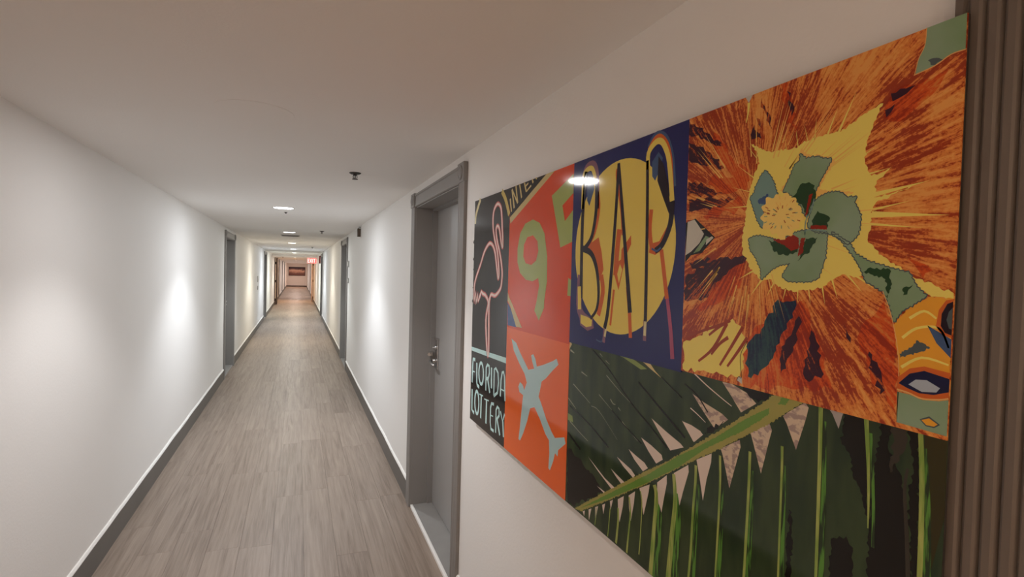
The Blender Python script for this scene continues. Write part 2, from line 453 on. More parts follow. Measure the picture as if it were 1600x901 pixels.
ART = [
 ('flamingo_print', 'flamingo_outline', 'neon_pink', 2, [
  ('s', [176,4465,190,3749,425,3329,998,2746,1386,2298,1780,2032,2097,1935,2425,2032,2685,2285,2820,2556,2943,2876,3046,3141,3142,3351,3209,3140,3101,2667,2938,2240,2634,1800,2433,1356,2387,919,2510,608,2873,435,3229,607,3371,1011,3442,1431,3526,1849,3529,2159,3364,1944,3250,1678,3120,1407,2931,1298,2774,1382,2817,1651,2986,1978,3211,2303,3409,2672,3551,3087,3540,3397,3428,3710,3082,3931,2789,4023,2394,3992,2249,4129], [189,189]),
 ]),
 ('flamingo_print', 'flamingo_outline', 'neon_white', 3, [
  ('s', [176,4465,190,3749,425,3329,998,2746,1386,2298,1780,2032,2097,1935,2425,2032,2685,2285,2820,2556,2943,2876,3046,3141,3142,3351,3209,3140,3101,2667,2938,2240,2634,1800,2433,1356,2387,919,2510,608,2873,435,3229,607,3371,1011,3442,1431,3526,1849,3529,2159,3364,1944,3250,1678,3120,1407,2931,1298,2774,1382,2817,1651,2986,1978,3211,2303,3409,2672,3551,3087,3540,3397,3428,3710,3082,3931,2789,4023,2394,3992,2249,4129], [94,94]),
 ]),
 ('flamingo_print', 'flamingo_leg', 'neon_pink', 2, [
  ('s', [1962,4198,2068,4413,1828,5073,2067,6317,2246,6292,2160,4523,2249,4129], [226,226]),
 ]),
 ('flamingo_print', 'flamingo_leg', 'neon_white', 3, [
  ('s', [1962,4198,2068,4413,1828,5073,2067,6317,2246,6292,2160,4523,2249,4129], [113,113]),
 ]),
 ('flamingo_print', 'flamingo_feather', 'neon_pink', 2, [
  ('s', [1962,4198,1661,4044,1313,4002,1181,3921,973,4131,765,4374,689,4027,575,4325,521,4505,405,3979,176,4465], [220,220]),
 ]),
 ('flamingo_print', 'flamingo_feather', 'neon_white', 3, [
  ('s', [1962,4198,1661,4044,1313,4002,1181,3921,973,4131,765,4374,689,4027,575,4325,521,4505,405,3979,176,4465], [110,110]),
 ]),
 ('flamingo_print', 'yellow_line', 'pale_yellow', 2, [
  ('s', [749,2,422,325,161,653,106,1005], [208,208]),
 ]),
 ('flamingo_print', 'yellow_line', 'straw', 2, [
  ('s', [3308,0,3730,382,4129,981], [218,218]),
 ]),
 ('flamingo_print', 'blue_bar', 'neon_blue', 2, [
  ('p', [0,6416,4223,6262,4243,6470,44,6581], 0),
 ]),
 ('flamingo_print', 'lottery_letter', 'neon_blue', 3, [
  ('s', [205,7970,220,7251,279,6920,568,6915], [158,158]),
  ('s', [228,7461,533,7447], [57,57]),
  ('s', [798,7007,845,7834,920,7942,1185,7981], [153,153]),
  ('s', [1688,7304,1684,7477,1639,7632,1556,7746,1449,7802,1334,7790,1228,7712,1147,7578,1105,7409,1108,7232,1157,7074,1242,6960,1350,6908,1465,6924,1569,7005,1647,7138,1688,7304], [135,135]),
  ('s', [2029,7939,2011,6997,2163,6855,2372,6881,2416,7158,2302,7373,2061,7456], [130,130]),
  ('s', [2224,7416,2512,7929], [140,140]),
  ('s', [2656,6888,2690,7709], [140,140]),
  ('s', [2978,7946,2972,6901,3144,6832,3385,6962,3471,7320,3377,7735,2979,7955], [119,119]),
  ('s', [3693,7806,3726,7183,3839,6868,3977,6826,4087,6986,4222,7872], [120,120]),
  ('s', [3736,7519,4139,7512], [51,51]),
  ('s', [238,8256,261,9158,578,9230], [159,159]),
  ('s', [1197,8628,1197,8814,1156,8982,1080,9106,981,9168,872,9158,771,9076,693,8935,651,8755,651,8565,693,8395,771,8271,872,8212,981,8226,1080,8311,1156,8452,1197,8628], [144,144]),
  ('s', [1246,8259,1703,8236], [56,56]),
  ('s', [1484,8246,1474,9226], [154,154]),
  ('s', [1871,8321,2426,8270], [52,52]),
  ('s', [2152,8295,2145,9267], [146,146]),
  ('s', [3025,8267,2752,8299,2652,8483,2648,9077,2753,9312,3070,9314], [120,120]),
  ('s', [2671,8788,2959,8760], [52,52]),
  ('s', [3288,9314,3284,8419,3420,8271,3596,8299,3623,8555,3348,8793], [116,116]),
  ('s', [3422,8773,3746,9279], [129,129]),
  ('s', [3749,8358,3998,8682,4247,8353], [105,105]),
  ('s', [4021,8668,4137,9234], [127,127]),
 ]),
 ('road_shield_print', 'black_corner', 'ink', 2, [
  ('p', [4040,0,7249,0,4217,1087], 0),
 ]),
 ('road_shield_print', 'tan_border', 'tan', 2, [
  ('p', [4181,1086,7199,0,7529,0,7798,0,4280,1314], 0),
  ('p', [4196,3829,4327,4001,4608,4197,5602,5005,5067,5021,4474,4345,4208,4149], 0),
 ]),
 ('road_shield_print', 'inter_letter', 'tan', 3, [
  ('s', [4353,890,4137,396], [110,110]),
  ('s', [4605,785,4350,79], [111,111]),
  ('s', [4350,79,4919,647], [80,80]),
  ('s', [4919,647,4712,0], [109,109]),
  ('s', [5271,502,5052,0], [102,102]),
  ('s', [5661,337,5479,0], [94,94]),
  ('s', [5661,337,6064,190], [66,66]),
  ('s', [5577,145,5821,75], [63,63]),
  ('s', [6221,123,6143,0], [89,89]),
  ('s', [6520,28,6409,0], [58,58]),
 ]),
 ('road_shield_print', 'nine', 'sage', 3, [
  ('p', [6277,1338,5651,1427,5226,1729,5016,2261,5044,2739,5305,3113,5827,3341,6384,3384,6823,3264,6903,3511,6743,4016,6592,4339,6957,4629,7314,4194,7315,3986,7469,3376,7443,2595,7201,1858,6813,1491], 0),
 ]),
 ('road_shield_print', 'nine', 'signal_red', 4, [
  ('p', [6324,1865,6689,2075,6776,2391,6626,2700,6258,2841,5776,2783,5556,2547,5586,2150,5857,1901], 0),
 ]),
 ('road_shield_print', 'five', 'sage', 3, [
  ('p', [7646,732,9006,283,9026,831,8373,1111,8556,1582,9086,1302,9135,2203,8315,2343], 0),
  ('p', [8865,3229,9243,3289,9257,3749,8836,3740], 0),
 ]),
 ('road_shield_print', 'blue_corner', 'sign_blue', 2, [
  ('p', [4195,4206,4249,5045,5185,5032,4477,4380], 0),
 ]),
 ('airplane_print', 'airplane', 'plane_grey', 2, [
  ('p', [4669,5485,5120,5584,5495,5871,5987,6179,6233,6340,6687,6226,6495,5976,6430,5823,6595,5763,6775,5898,6893,6121,7316,6003,7974,5778,8277,5647,8401,5806,7999,6067,7579,6373,7283,6531,7182,6823,7090,7048,7314,7236,7686,7614,8082,7902,8306,8018,8904,7824,8983,7986,8540,8310,8515,8509,8344,8468,8227,8764,8037,9089,7931,9060,7965,8590,7918,8211,7652,8090,7230,7733,6798,7461,6468,7576,6250,8060,5937,8581,5686,8890,5551,8877,5643,8442,5766,7745,5852,7284,5530,7243,5419,7079,5553,6888,5782,6932,5943,7082,6133,6790,5929,6538,5436,6253,4910,5878], 0),
 ]),
 ('bar_print', 'moon_disc', 'moon_yellow', 2, [
  ('p', [13488,2450,13478,2656,13447,2860,13397,3060,13327,3255,13238,3442,13132,3619,13008,3785,12869,3938,12716,4076,12549,4199,12371,4305,12184,4394,11989,4463,11787,4514,11582,4544,11375,4554,11168,4544,10963,4514,10762,4463,10567,4394,10379,4305,10202,4199,10035,4076,9882,3938,9742,3785,9619,3619,9512,3442,9424,3255,9354,3060,9303,2860,9273,2656,9263,2450,9273,2243,9303,2039,9354,1839,9424,1644,9512,1458,9619,1280,9742,1115,9882,962,10035,823,10202,700,10379,594,10567,505,10762,436,10963,386,11168,355,11375,345,11582,355,11787,386,11989,436,12184,505,12371,594,12549,700,12716,823,12869,962,13008,1115,13132,1280,13238,1458,13327,1644,13397,1839,13447,2039,13478,2243], 0),
 ]),
 ('bar_print', 'bar_letter', 'mauve', 3, [
  ('s', [9590,522,9753,262,10046,216,10229,363,10314,750,10336,1422], [208,208]),
  ('s', [9574,3141,9541,3928,9721,4230,10112,4390], [288,288]),
  ('p', [9559,4164,10291,4262,10368,4517,10055,4624,9649,4510], 0),
  ('s', [10906,4356,10861,4830], [117,117]),
  ('s', [12543,4111,12543,4577], [116,116]),
 ]),
 ('bar_print', 'bar_letter', 'moon_yellow', 4, [
  ('s', [9591,1341,9590,522,9758,325,10054,331,10220,623], [141,141]),
  ('s', [9536,3456,9585,4083], [177,177]),
  ('p', [9658,4219,10027,4253,10266,4309,10250,4476,9973,4533,9676,4452], 0),
  ('p', [11482,2854,11588,2992,11466,3323,11378,3102], 0),
 ]),
 ('bar_print', 'bar_letter', 'steel_blue', 3, [
  ('p', [9815,481,10118,607,10182,879,9952,1304,9820,1135], 0),
  ('s', [12487,289,12655,94,12869,70,13107,260,13279,668,13371,1278], [131,131]),
  ('s', [10502,4800,10752,4822,10847,4651], [33,33]),
 ]),
 ('bar_print', 'bar_letter', 'rust_orange', 3, [
  ('s', [10359,979,10448,1434,10266,2013,9971,2336], [122,122]),
  ('p', [9956,2335,10474,2160,10640,2550,10753,2989,10584,3282,10317,2688,9743,2519], 0),
  ('s', [10655,3134,10755,3570,10567,4166], [177,177]),
  ('s', [11247,544,11236,752,11463,1544,11554,2170], [92,92]),
  ('s', [11412,2022,11340,2573,11305,3131], [195,195]),
  ('p', [11530,2511,11904,2192,11919,2406,11729,2654,11573,3129,11454,3489,11256,3131,11236,2850,11523,2751], 0),
  ('s', [11255,3481,11141,4370], [84,84]),
  ('s', [12638,1672,12606,2111,12696,2557], [135,135]),
  ('p', [13322,1925,13201,2335,13030,2582,12823,2673,12599,2616,12627,2428,12950,2382], 0),
  ('s', [13029,2569,13158,3119,13263,3599], [124,124]),
 ]),
 ('bar_print', 'bar_letter', 'bar_ink', 4, [
  ('s', [9730,351,9622,1344,9608,2358,9654,3766], [158,158]),
  ('s', [10283,707,10307,1419,10130,2117,9737,2442], [139,139]),
  ('s', [9675,2423,10136,2578,10424,2987,10551,3577,10473,4024,10177,4286], [179,82]),
  ('s', [11299,415,11216,1868,11039,3844,10887,4466], [114,142]),
  ('s', [11299,415,11626,2174,11959,3993], [103,155]),
  ('p', [12832,549,13007,736,13184,1190,13270,1681,13243,1828,13035,1472,12817,1072], 0),
  ('s', [13335,1570,13293,2042,13059,2449,12817,2586], [159,139]),
 ]),
 ('bar_print', 'bar_letter', 'rust_orange', 4, [
  ('s', [11827,3396,11937,3994,12011,4574], [127,127]),
  ('s', [12491,353,12680,162,12874,145,13095,354,13228,718,13302,1327], [133,133]),
 ]),
 ('bar_print', 'bar_letter', 'pale_yellow', 4, [
  ('s', [10963,4422,10903,4680], [85,85]),
  ('s', [12555,4142,12545,4462], [92,92]),
 ]),
 ('bar_print', 'bar_letter', 'moon_yellow', 5, [
  ('s', [12477,763,12474,413,12685,238,12879,232,13041,390,13193,741,13335,1570], [138,138]),
 ]),
 ('bar_print', 'bar_letter', 'steel_blue', 4, [
  ('p', [12610,630,12826,455,12980,609,12899,839,12738,1059,12631,948], 0),
 ]),
 ('bar_print', 'bar_letter', 'steel_blue', 5, [
  ('s', [12694,2531,12876,2588,13007,2520], [46,46]),
 ]),
 ('bar_print', 'bar_letter', 'bar_ink', 5, [
  ('s', [12443,566,12505,1976,12555,4142], [93,116]),
 ]),
 ('bar_print', 'bar_letter', 'orchid', 3, [
  ('s', [13233,3420,13410,4187,13504,4828], [101,122]),
 ]),
 ('hibiscus_print', 'yellow_halo', 'halo_yellow', 2, [
  ('p', [15345,819,15510,916,15757,1048,16076,1077,16290,1086,16390,1017,16569,1005,16798,1006,16980,1016,17133,937,17313,854,17563,781,17477,930,17422,1108,17366,1288,17346,1544,17451,1724,17723,1646,17517,1799,17496,2019,17965,1931,17531,2087,17457,2206,17982,2298,17461,2287,17441,2611,17644,2817,17895,2981,18101,3105,18477,3260,18480,3332,18247,3318,18049,3197,17814,3170,17497,3109,17395,3060,17295,3094,17116,3043,16937,3132,16789,3242,16551,3303,16298,3329,16024,3259,15853,3143,15684,3186,15498,3022,15271,2746,15228,2446,15292,2154,15307,1811,15436,1383,15550,1203,15490,992], 20),
 ]),
 ('hibiscus_print', 'yellow_spike', 'halo_yellow', 2, [
  ('p', [16581,1044,16585,688,16561,1038], 0),
  ('p', [16792,1010,16926,645,16766,994], 0),
  ('p', [16961,1035,17197,492,16928,1014], 0),
  ('p', [16301,1106,16222,738,16281,1104], 0),
  ('p', [16084,1097,16029,840,16070,1095], 0),
  ('p', [16459,1031,16376,741,16444,1031], 0),
  ('p', [17473,2016,18179,1891,17453,1949], 0),
  ('p', [17492,2194,17974,2112,17483,2161], 0),
  ('p', [17477,2283,18402,2336,17473,2198], 0),
  ('p', [17433,2384,18126,2469,17433,2346], 0),
  ('p', [17421,1698,17679,1653,17413,1674], 0),
  ('p', [17344,1419,17526,1324,17335,1406], 0),
  ('p', [15444,1419,15001,1100,15433,1430], 0),
  ('p', [15392,1653,14914,1508,15389,1666], 0),
  ('p', [15361,1888,14765,1874,15365,1911], 0),
  ('p', [15502,1111,15252,819,15490,1116], 0),
  ('p', [16921,3118,17044,3428,16951,3110], 0),
  ('p', [16774,3226,16849,3509,16802,3221], 0),
  ('p', [16559,3285,16612,3522,16583,3282], 0),
  ('p', [16372,3308,16387,3534,16395,3308], 0),
  ('p', [16152,3292,16107,3511,16174,3297], 0),
  ('p', [15916,3205,15797,3446,15941,3215], 0),
  ('p', [15667,3156,15444,3461,15699,3174], 0),
  ('p', [15513,2988,15158,3172,15532,3014], 0),
  ('p', [17140,3054,17407,3311,17164,3033], 0),
  ('p', [17285,3084,17602,3272,17303,3057], 0),
  ('p', [15350,2775,14913,2845,15359,2805], 0),
 ]),
 ('hibiscus_print', 'yellow_halo', 'halo_orange', 3, [
  ('p', [16346,1117,16485,1238,16825,1334,16909,1413,16683,1779,16849,1828,17087,1887,17213,1905,17064,1945,16852,1879,16604,1896,16492,1960,16085,1773,15986,1717,16165,1485,16294,1293], 20),
 ]),
 ('hibiscus_print', 'yellow_corner', 'halo_yellow', 2, [
  ('p', [13826,4973,13825,4443,14183,4295,14623,4045,14961,3955,15091,3848,15284,3983,15442,4264,15417,4490,15285,4848,14834,4909], 51),
 ]),
 ('hibiscus_print', 'yellow_corner', 'petal_red', 3, [
  ('s', [14269,4749,14646,4442,14961,3955], [47,75]),
  ('s', [14824,4734,15062,4388,15332,3978], [46,72]),
  ('s', [15005,4724,15191,4485,15436,4154], [44,69]),
  ('s', [13881,4329,14516,4095,14936,3957], [43,68]),
  ('s', [14523,4216,14783,4030,15034,3891], [44,69]),
  ('s', [14599,4569,14802,4343,15001,4203], [45,71]),
 ]),
 ('hibiscus_print', 'green_segment', 'dusty_green', 4, [
  ('p', [16341,1196,16429,1293,16574,1296,16630,1294,16716,1342,16860,1383,16780,1527,16678,1688,16614,1820,16592,1947,16529,2121,16489,2196,16410,2082,16375,1999,16311,1911,16165,1784,16042,1734,16080,1662,16153,1551,16209,1425,16251,1338,16325,1299], 12),
  ('p', [16613,1962,16689,1908,16797,1871,16957,1864,17063,1908,17129,1966,17265,1979,17232,2052,17285,2154,17326,2253,17321,2395,17290,2512,17221,2592,17161,2637,17042,2545,16853,2458,16630,2416,16511,2329,16533,2200], 11),
  ('p', [15381,2459,15507,2422,15651,2426,15843,2472,15995,2523,16215,2440,16366,2397,16513,2382,16840,2457,16835,2633,16818,2835,16794,2911,16721,3115,16582,3168,16405,3170,16190,3168,16090,3092,16149,2996,16222,2888,16048,2913,15919,2967,15789,3065,15683,3152,15663,2979,15564,2804,15429,2653], 13),
  ('p', [16903,2439,17185,2614,17279,2772,17487,2885,17805,2980,17984,3028,18077,3196,18192,3314,18058,3412,17919,3513,17821,3662,17766,3458,17665,3270,17433,3143,17358,2976,17227,2770,17057,2573], 9),
 ]),
 ('hibiscus_print', 'green_segment', 'dusty_teal', 4, [
  ('p', [15690,1346,15788,1449,15862,1573,15940,1780,15767,2013,15745,2238,15643,2287,15546,2134,15464,1950,15380,1764,15467,1687,15498,1575,15596,1416], 13),
 ]),
 ('hibiscus_print', 'green_shade', 'deep_green', 5, [
  ('p', [16388,1656,16506,1661,16595,1727,16627,1899,16528,2095,16497,2176,16407,2029,16231,1852,16302,1749], 25),
  ('p', [16671,2111,16869,2233,16834,2343,16823,2400,16569,2334,16618,2183], 24),
  ('p', [15794,2511,16127,2571,16378,2638,16351,2703,16137,2763,15922,2701], 26),
  ('p', [16491,2511,16691,2511,16560,2724,16359,2856,16426,2693], 24),
  ('p', [17377,3027,17490,2961,17744,2980,17770,3203,17731,3364,17695,3108,17494,3043], 17),
  ('p', [17906,3231,18033,3173,17967,3292,17924,3309], 16),
 ]),
 ('hibiscus_print', 'pistil', 'blood_red', 6, [
  ('p', [16123,2489,16245,2429,16371,2504,16373,2664,16244,2699,16129,2612,15895,2503], 8),
  ('p', [16407,2506,16478,2497,16449,2733,16361,2784], 8),
  ('p', [16516,1858,16578,1841,16506,2132,16456,2180], 7),
  ('p', [16568,2318,16820,2339,16829,2401,16556,2374], 7),
 ]),
 ('hibiscus_print', 'pistil', 'dusty_teal', 6, [
  ('s', [16605,1922,16557,2098,16477,2247,16473,2458,16513,2382,16825,2425], [17,17]),
 ]),
 ('hibiscus_print', 'stamen_cluster', 'stamen_yellow', 7, [
  ('p', [16422,2158,16454,2193,16446,2223,16404,2241,16368,2256,16363,2282,16375,2319,16368,2348,16330,2354,16284,2350,16262,2362,16261,2403,16257,2448,16230,2465,16188,2452,16150,2439,16122,2454,16094,2485,16059,2497,16023,2469,15993,2424,15966,2400,15930,2409,15887,2422,15853,2408,15837,2370,15823,2337,15787,2326,15729,2326,15681,2311,15671,2274,15688,2231,15691,2197,15661,2171,15623,2143,15619,2110,15656,2081,15693,2058,15690,2031,15654,1991,15630,1950,15649,1924,15693,1914,15720,1898,15718,1859,15712,1812,15737,1790,15791,1803,15844,1825,15875,1821,15892,1790,15917,1765,15954,1774,15992,1805,16023,1820,16054,1801,16092,1771,16130,1768,16159,1800,16179,1840,16207,1860,16248,1860,16287,1869,16304,1902,16297,1948,16295,1982,16323,2000,16369,2014,16398,2039,16394,2070,16377,2100,16385,2127], 0),
  ('p', [15956,2395,16134,2394,16124,2511,16027,2511], 0),
 ]),
 ('hibiscus_print', 'stamen_dot', 'petal_red', 8, [
  ('s', [16238,2101,16292,2097], [12,12]),
  ('s', [16118,2116,16174,2115], [12,12]),
  ('s', [16227,1933,16262,1900], [14,14]),
  ('s', [16328,2220,16382,2238], [11,11]),
  ('s', [16088,2201,16117,2247], [13,13]),
  ('s', [15729,2041,15667,2025], [12,12]),
  ('s', [15803,2064,15742,2050], [12,12]),
  ('s', [16047,2012,16050,1963], [14,14]),
  ('s', [15816,2028,15757,2004], [12,12]),
  ('s', [15914,2109,15854,2103], [12,12]),
  ('s', [16177,2047,16222,2024], [13,13]),
  ('s', [15953,2060,15902,2026], [12,12]),
  ('s', [15811,2078,15749,2067], [12,12]),
  ('s', [15874,2281,15836,2316], [14,14]),
  ('s', [15774,1983,15717,1954], [12,12]),
  ('s', [15976,2024,15944,1977], [13,13]),
 ]),
 ('hibiscus_print', 'stamen_dot', 'dusty_green', 8, [
  ('s', [16276,2106,16330,2103], [12,12]),
  ('s', [16044,2281,16046,2331], [14,14]),
  ('s', [16161,2297,16192,2341], [12,12]),
  ('s', [15756,2199,15700,2215], [13,13]),
  ('s', [15938,2046,15888,2011], [12,12]),
  ('s', [15933,2096,15873,2083], [12,12]),
  ('s', [15851,2223,15803,2248], [14,14]),
  ('s', [15903,2231,15862,2264], [14,14]),
  ('s', [16164,2043,16207,2018], [13,13]),
  ('s', [16191,2056,16239,2038], [13,13]),
  ('s', [15942,2278,15915,2319], [15,15]),
  ('s', [15921,2037,15870,2002], [12,12]),
  ('s', [16230,2210,16282,2234], [11,11]),
  ('s', [16141,2157,16196,2177], [11,11]),
  ('s', [15761,2111,15699,2109], [12,12]),
 ]),
 ('hibiscus_print', 'stamen_dot', 'halo_orange', 8, [
  ('s', [15991,2004,15969,1954], [13,13]),
  ('s', [16056,2011,16064,1963], [14,14]),
  ('s', [16208,2145,16264,2153], [12,12]),
  ('s', [16090,1881,16100,1834], [14,14]),
  ('s', [16012,1961,16003,1910], [14,14]),
  ('s', [16160,2284,16193,2328], [12,12]),
  ('s', [15861,2225,15814,2252], [14,14]),
  ('s', [15978,1998,15953,1949], [13,13]),
  ('s', [15952,2026,15911,1983], [12,12]),
  ('s', [16117,1990,16142,1950], [14,14]),
  ('s', [16185,1930,16215,1894], [14,14]),
  ('s', [15993,1858,15984,1807], [14,14]),
  ('s', [16199,2277,16240,2316], [12,12]),
  ('s', [15948,1946,15921,1896], [13,13]),
  ('s', [15730,2071,15667,2062], [12,12]),
 ]),
 ('hibiscus_print', 'blue_mark', 'steel_blue', 5, [
  ('p', [15547,1829,15650,1770,15753,1741,15775,1843,15711,1921,15586,1892], 16),
 ]),
 ('hibiscus_print', 'green_corner', 'dusty_green', 4, [
  ('p', [18054,0,18480,1,18480,422,18478,423,18333,427,18168,499,17946,536,17975,351,18041,208], 0),
 ]),
 ('hibiscus_print', 'green_corner', 'slate', 5, [
  ('p', [18085,411,18181,408,18251,453,18167,490,18123,474], 16),
 ]),
 ('hibiscus_print', 'green_corner', 'peach', 5, [
  ('s', [18480,419,18478,423,18333,427,18168,499,17928,537], [13,13]),
  ('s', [18054,0,18041,208,17975,351,17937,536], [9,9]),
 ]),
 ('hibiscus_print', 'white_notch', 'print_white', 4, [
  ('p', [15198,0,15358,0,15275,113], 0),
  ('p', [13832,2043,14023,2012,14300,2307,14185,2478,13951,2639,13801,2701], 0),
  ('p', [15240,4924,15280,4852,15351,4861,15357,4970], 0),
 ]),
 ('hibiscus_print', 'white_notch', 'halo_yellow', 3, [
  ('s', [15275,113,15272,251,15231,444], [59,14]),
 ]),
 ('hibiscus_print', 'white_notch', 'ink', 3, [
  ('p', [13747,2055,14049,1995,14589,2390,14256,2668,13955,2706,13796,2847], 0),
 ]),
 ('hibiscus_print', 'white_notch', 'dusty_green', 4, [
  ('p', [14347,2347,14438,2380,14194,2629,14022,2670], 0),
 ]),
 ('hibiscus_print', 'white_notch', 'print_white', 5, [
  ('p', [14513,2367,14552,2397,14358,2524,14370,2413], 0),
 ]),
 ('hibiscus_print', 'white_notch', 'ink', 5, [
  ('s', [15240,4924,15280,4852,15340,4854,15298,4487,15443,4214], [10,10]),
 ]),
 ('hibiscus_print', 'dark_patch', 'navy_teal', 3, [
  ('p', [16036,3475,16348,3460,16310,3729,16110,4018,15924,4476,15694,4757,15466,4819,15411,4302,15727,3977], 41),
 ]),
 ('hibiscus_print', 'dark_patch', 'plum', 3, [
  ('p', [16405,3722,16493,3790,16342,4184,16228,4546,16099,4685,16125,4289,16289,3999], 39),
  ('p', [16642,3888,16751,4059,16871,4511,16641,4680,16524,4571,16598,4225], 38),
  ('p', [17526,4082,17648,4278,17762,4564,17696,4633,17556,4359], 34),
  ('p', [17150,3734,17190,3834,17269,3997,17195,3937], 36),
  ('p', [15352,761,15406,526,15569,790], 44),
  ('p', [15532,112,15637,275,15745,514,15777,703,15666,519,15592,315], 44),
  ('p', [16048,142,16155,374,16157,573,16085,404], 41),
  ('p', [15428,322,15534,458,15558,596,15469,467], 44),
  ('p', [13759,33,14060,249,14409,499,14699,726,14289,546,13789,307], 52),
  ('p', [13771,460,14258,719,14800,1148,14318,1031,13801,811], 52),
  ('p', [13810,1251,14340,1409,14865,1630,14350,1593,13817,1509], 51),
  ('p', [13840,1600,15054,1720,14764,1861,13864,1837], 51),
  ('p', [13953,655,14560,1017,14267,871], 51),
  ('p', [13821,3131,14221,2962,14660,2807,15265,2764,15361,2793,14836,3123,14371,3544,13811,3596], 51),
  ('p', [13915,2841,14495,2787,14249,2942,14013,2961], 51),
  ('p', [13883,3344,14351,3209,14011,3425], 51),
 ]),
 ('hibiscus_print', 'dark_patch', 'plum', 4, [
  ('p', [17657,689,17773,664,17961,668,17852,729,17701,785], 34),
  ('p', [17585,876,17722,833,17630,972], 34),
 ]),
 ('hibiscus_print', 'red_glow', 'glow_red', 3, [
  ('p', [17599,755,17772,643,18031,608,18306,568,18214,765,18044,887,17792,1077,17590,982], 52),
 ]),
 ('hibiscus_print', 'red_glow', 'glow_red', 2, [
  ('p', [14485,414,14696,668,15166,1160,15355,1439,15255,1505,14841,1213,14508,801], 73),
  ('p', [14568,1165,15214,1388,15298,1648,14749,1600,14337,1364], 72),
  ('p', [14639,1701,15232,1721,15280,1946,14376,2026,14246,1953], 72),
  ('p', [15918,25,16065,22,16224,888,16039,642], 63),
  ('p', [15075,2854,15362,2822,15247,3308,14654,3643,14151,3755], 69),
  ('p', [15359,4817,15433,4216,16125,3432,16476,3455,16927,4466,17013,4698,15424,5016], 66),
  ('p', [17334,3922,17702,3398,17840,3739,17910,4298,17906,4866,17662,4568], 53),
  ('p', [17947,2857,18232,2984,18128,3104], 49),
 ]),
 ('hibiscus_print', 'eye_motif', 'amber', 4, [
  ('p', [17817,3694,18003,3461,18220,3319,18480,3326,18480,4250,18150,4212,17928,4358,17866,3989], 8),
 ]),
 ('hibiscus_print', 'eye_motif', 'halo_yellow', 5, [
  ('s', [17934,3856,18100,3715,18342,3692,18455,3914], [38,22]),
  ('s', [17937,4231,18171,4072,18464,4117], [39,23]),
  ('s', [18010,3600,18173,3496,18311,3577], [39,23]),
 ]),
 ('hibiscus_print', 'eye_motif', 'slate', 5, [
  ('p', [17908,4063,18054,3950,18106,3861,18260,3939,18127,4017,17917,4115], 12),
 ]),
 ('hibiscus_print', 'eye_motif', 'steel_blue', 5, [
  ('p', [18216,3668,18344,3736,18480,3808,18480,4030,18324,3872], 0),
 ]),
 ('hibiscus_print', 'eye_motif', 'rust_orange', 5, [
  ('p', [18480,3332,18405,3350,18333,3472,18310,3666,18371,3763,18480,3792], 0),
  ('p', [17904,4362,18038,4230,18203,4176,18480,4207,18480,4521,18194,4577,18052,4540,17891,4538], 0),
 ]),
 ('hibiscus_print', 'eye_motif', 'bar_ink', 6, [
  ('p', [18480,3361,18420,3393,18366,3514,18362,3661,18409,3739,18480,3763], 0),
 ]),
 ('hibiscus_print', 'eye_motif', 'slate', 7, [
  ('p', [18480,3433,18441,3485,18420,3583,18450,3682,18480,3691], 0),
 ]),
 ('hibiscus_print', 'eye_motif', 'navy', 6, [
  ('p', [17914,4439,18041,4294,18206,4230,18480,4279,18480,4436,18325,4501,18163,4517,18021,4481], 0),
 ]),
 ('hibiscus_print', 'eye_motif', 'pale_blue', 7, [
  ('p', [18033,4432,18114,4355,18238,4339,18387,4408,18350,4466,18190,4493], 0),
 ]),
 ('hibiscus_print', 'green_corner', 'dusty_green', 5, [
  ('p', [17901,4552,18053,4558,18194,4592,18380,4566,18480,4530,18480,4963,17910,4944], 0),
 ]),
 ('hibiscus_print', 'green_corner', 'peach', 6, [
  ('s', [17899,4521,18038,4539,18194,4577,18380,4548,18480,4513], [20,20]),
 ]),
 ('hibiscus_print', 'green_corner', 'slate', 6, [
  ('p', [18178,4836,18284,4773,18406,4846,18343,4901,18249,4902], 0),
 ]),
 ('hibiscus_print', 'green_corner', 'amber', 7, [
  ('p', [18200,4839,18285,4797,18380,4847,18342,4883,18257,4888], 0),
 ]),
 ('hibiscus_print', 'petal_edge', 'peach', 5, [
  ('s', [17665,3270,17787,3585,17881,3988,17913,4361,17909,4929], [11,11]),
 ]),
 ('palm_print', 'palm_stalk', 'stalk_tan', 4, [
  ('p', [9602,9596,11096,8551,12248,7756,13426,6982,14288,6346,15153,5703,16076,4965,16616,4960,15938,5509,14911,6237,13791,6988,12721,7743,11321,8655,9981,9507], 17),
 ]),
 ('palm_print', 'palm_stalk', 'stalk_green', 5, [
  ('p', [9914,9457,11553,8327,12766,7511,13776,6746,14291,6414,14896,5980,15375,5607,15700,5390,15925,5253,15930,5346,15708,5533,15385,5791,15003,6040,14483,6396,13790,6973,12666,7755,11290,8635], 10),
  ('p', [16086,5145,16160,5025,16317,5002,16220,5137], 12),
 ]),
 ('palm_print', 'pale_gap', 'gap_pink', 2, [
  ('p', [12860,6226,13140,6457,13513,6726,13913,6536,13814,6488,13346,6372], 0),
  ('p', [13843,6026,14213,6331,14436,6129,14357,6077,14105,6033], 0),
  ('p', [12510,6752,12784,6969,13071,7151,13283,6996,13241,6909,12885,6816], 0),
  ('p', [12051,7162,12280,7327,12618,7481,12792,7350,12661,7272,12333,7219], 0),
  ('p', [11584,7499,11860,7634,12261,7762,12334,7678,12175,7599,11853,7542], 0),
  ('p', [11334,7872,11585,7995,11826,8085,11930,7990], 0),
  ('p', [10237,7937,10768,8149,11404,8360,11516,8271,11071,8201], 0),
  ('p', [10719,8533,11063,8594,11110,8544], 0),
  ('p', [13838,6019,14187,6342,14436,6123,14230,6056,14028,6055], 0),
  ('p', [14286,6657,14677,6410,14672,6578,14571,6936,14495,7373,14382,6950], 0),
  ('p', [13644,7151,14062,6837,14083,6970,13934,7436,13824,7831,13707,7524], 0),
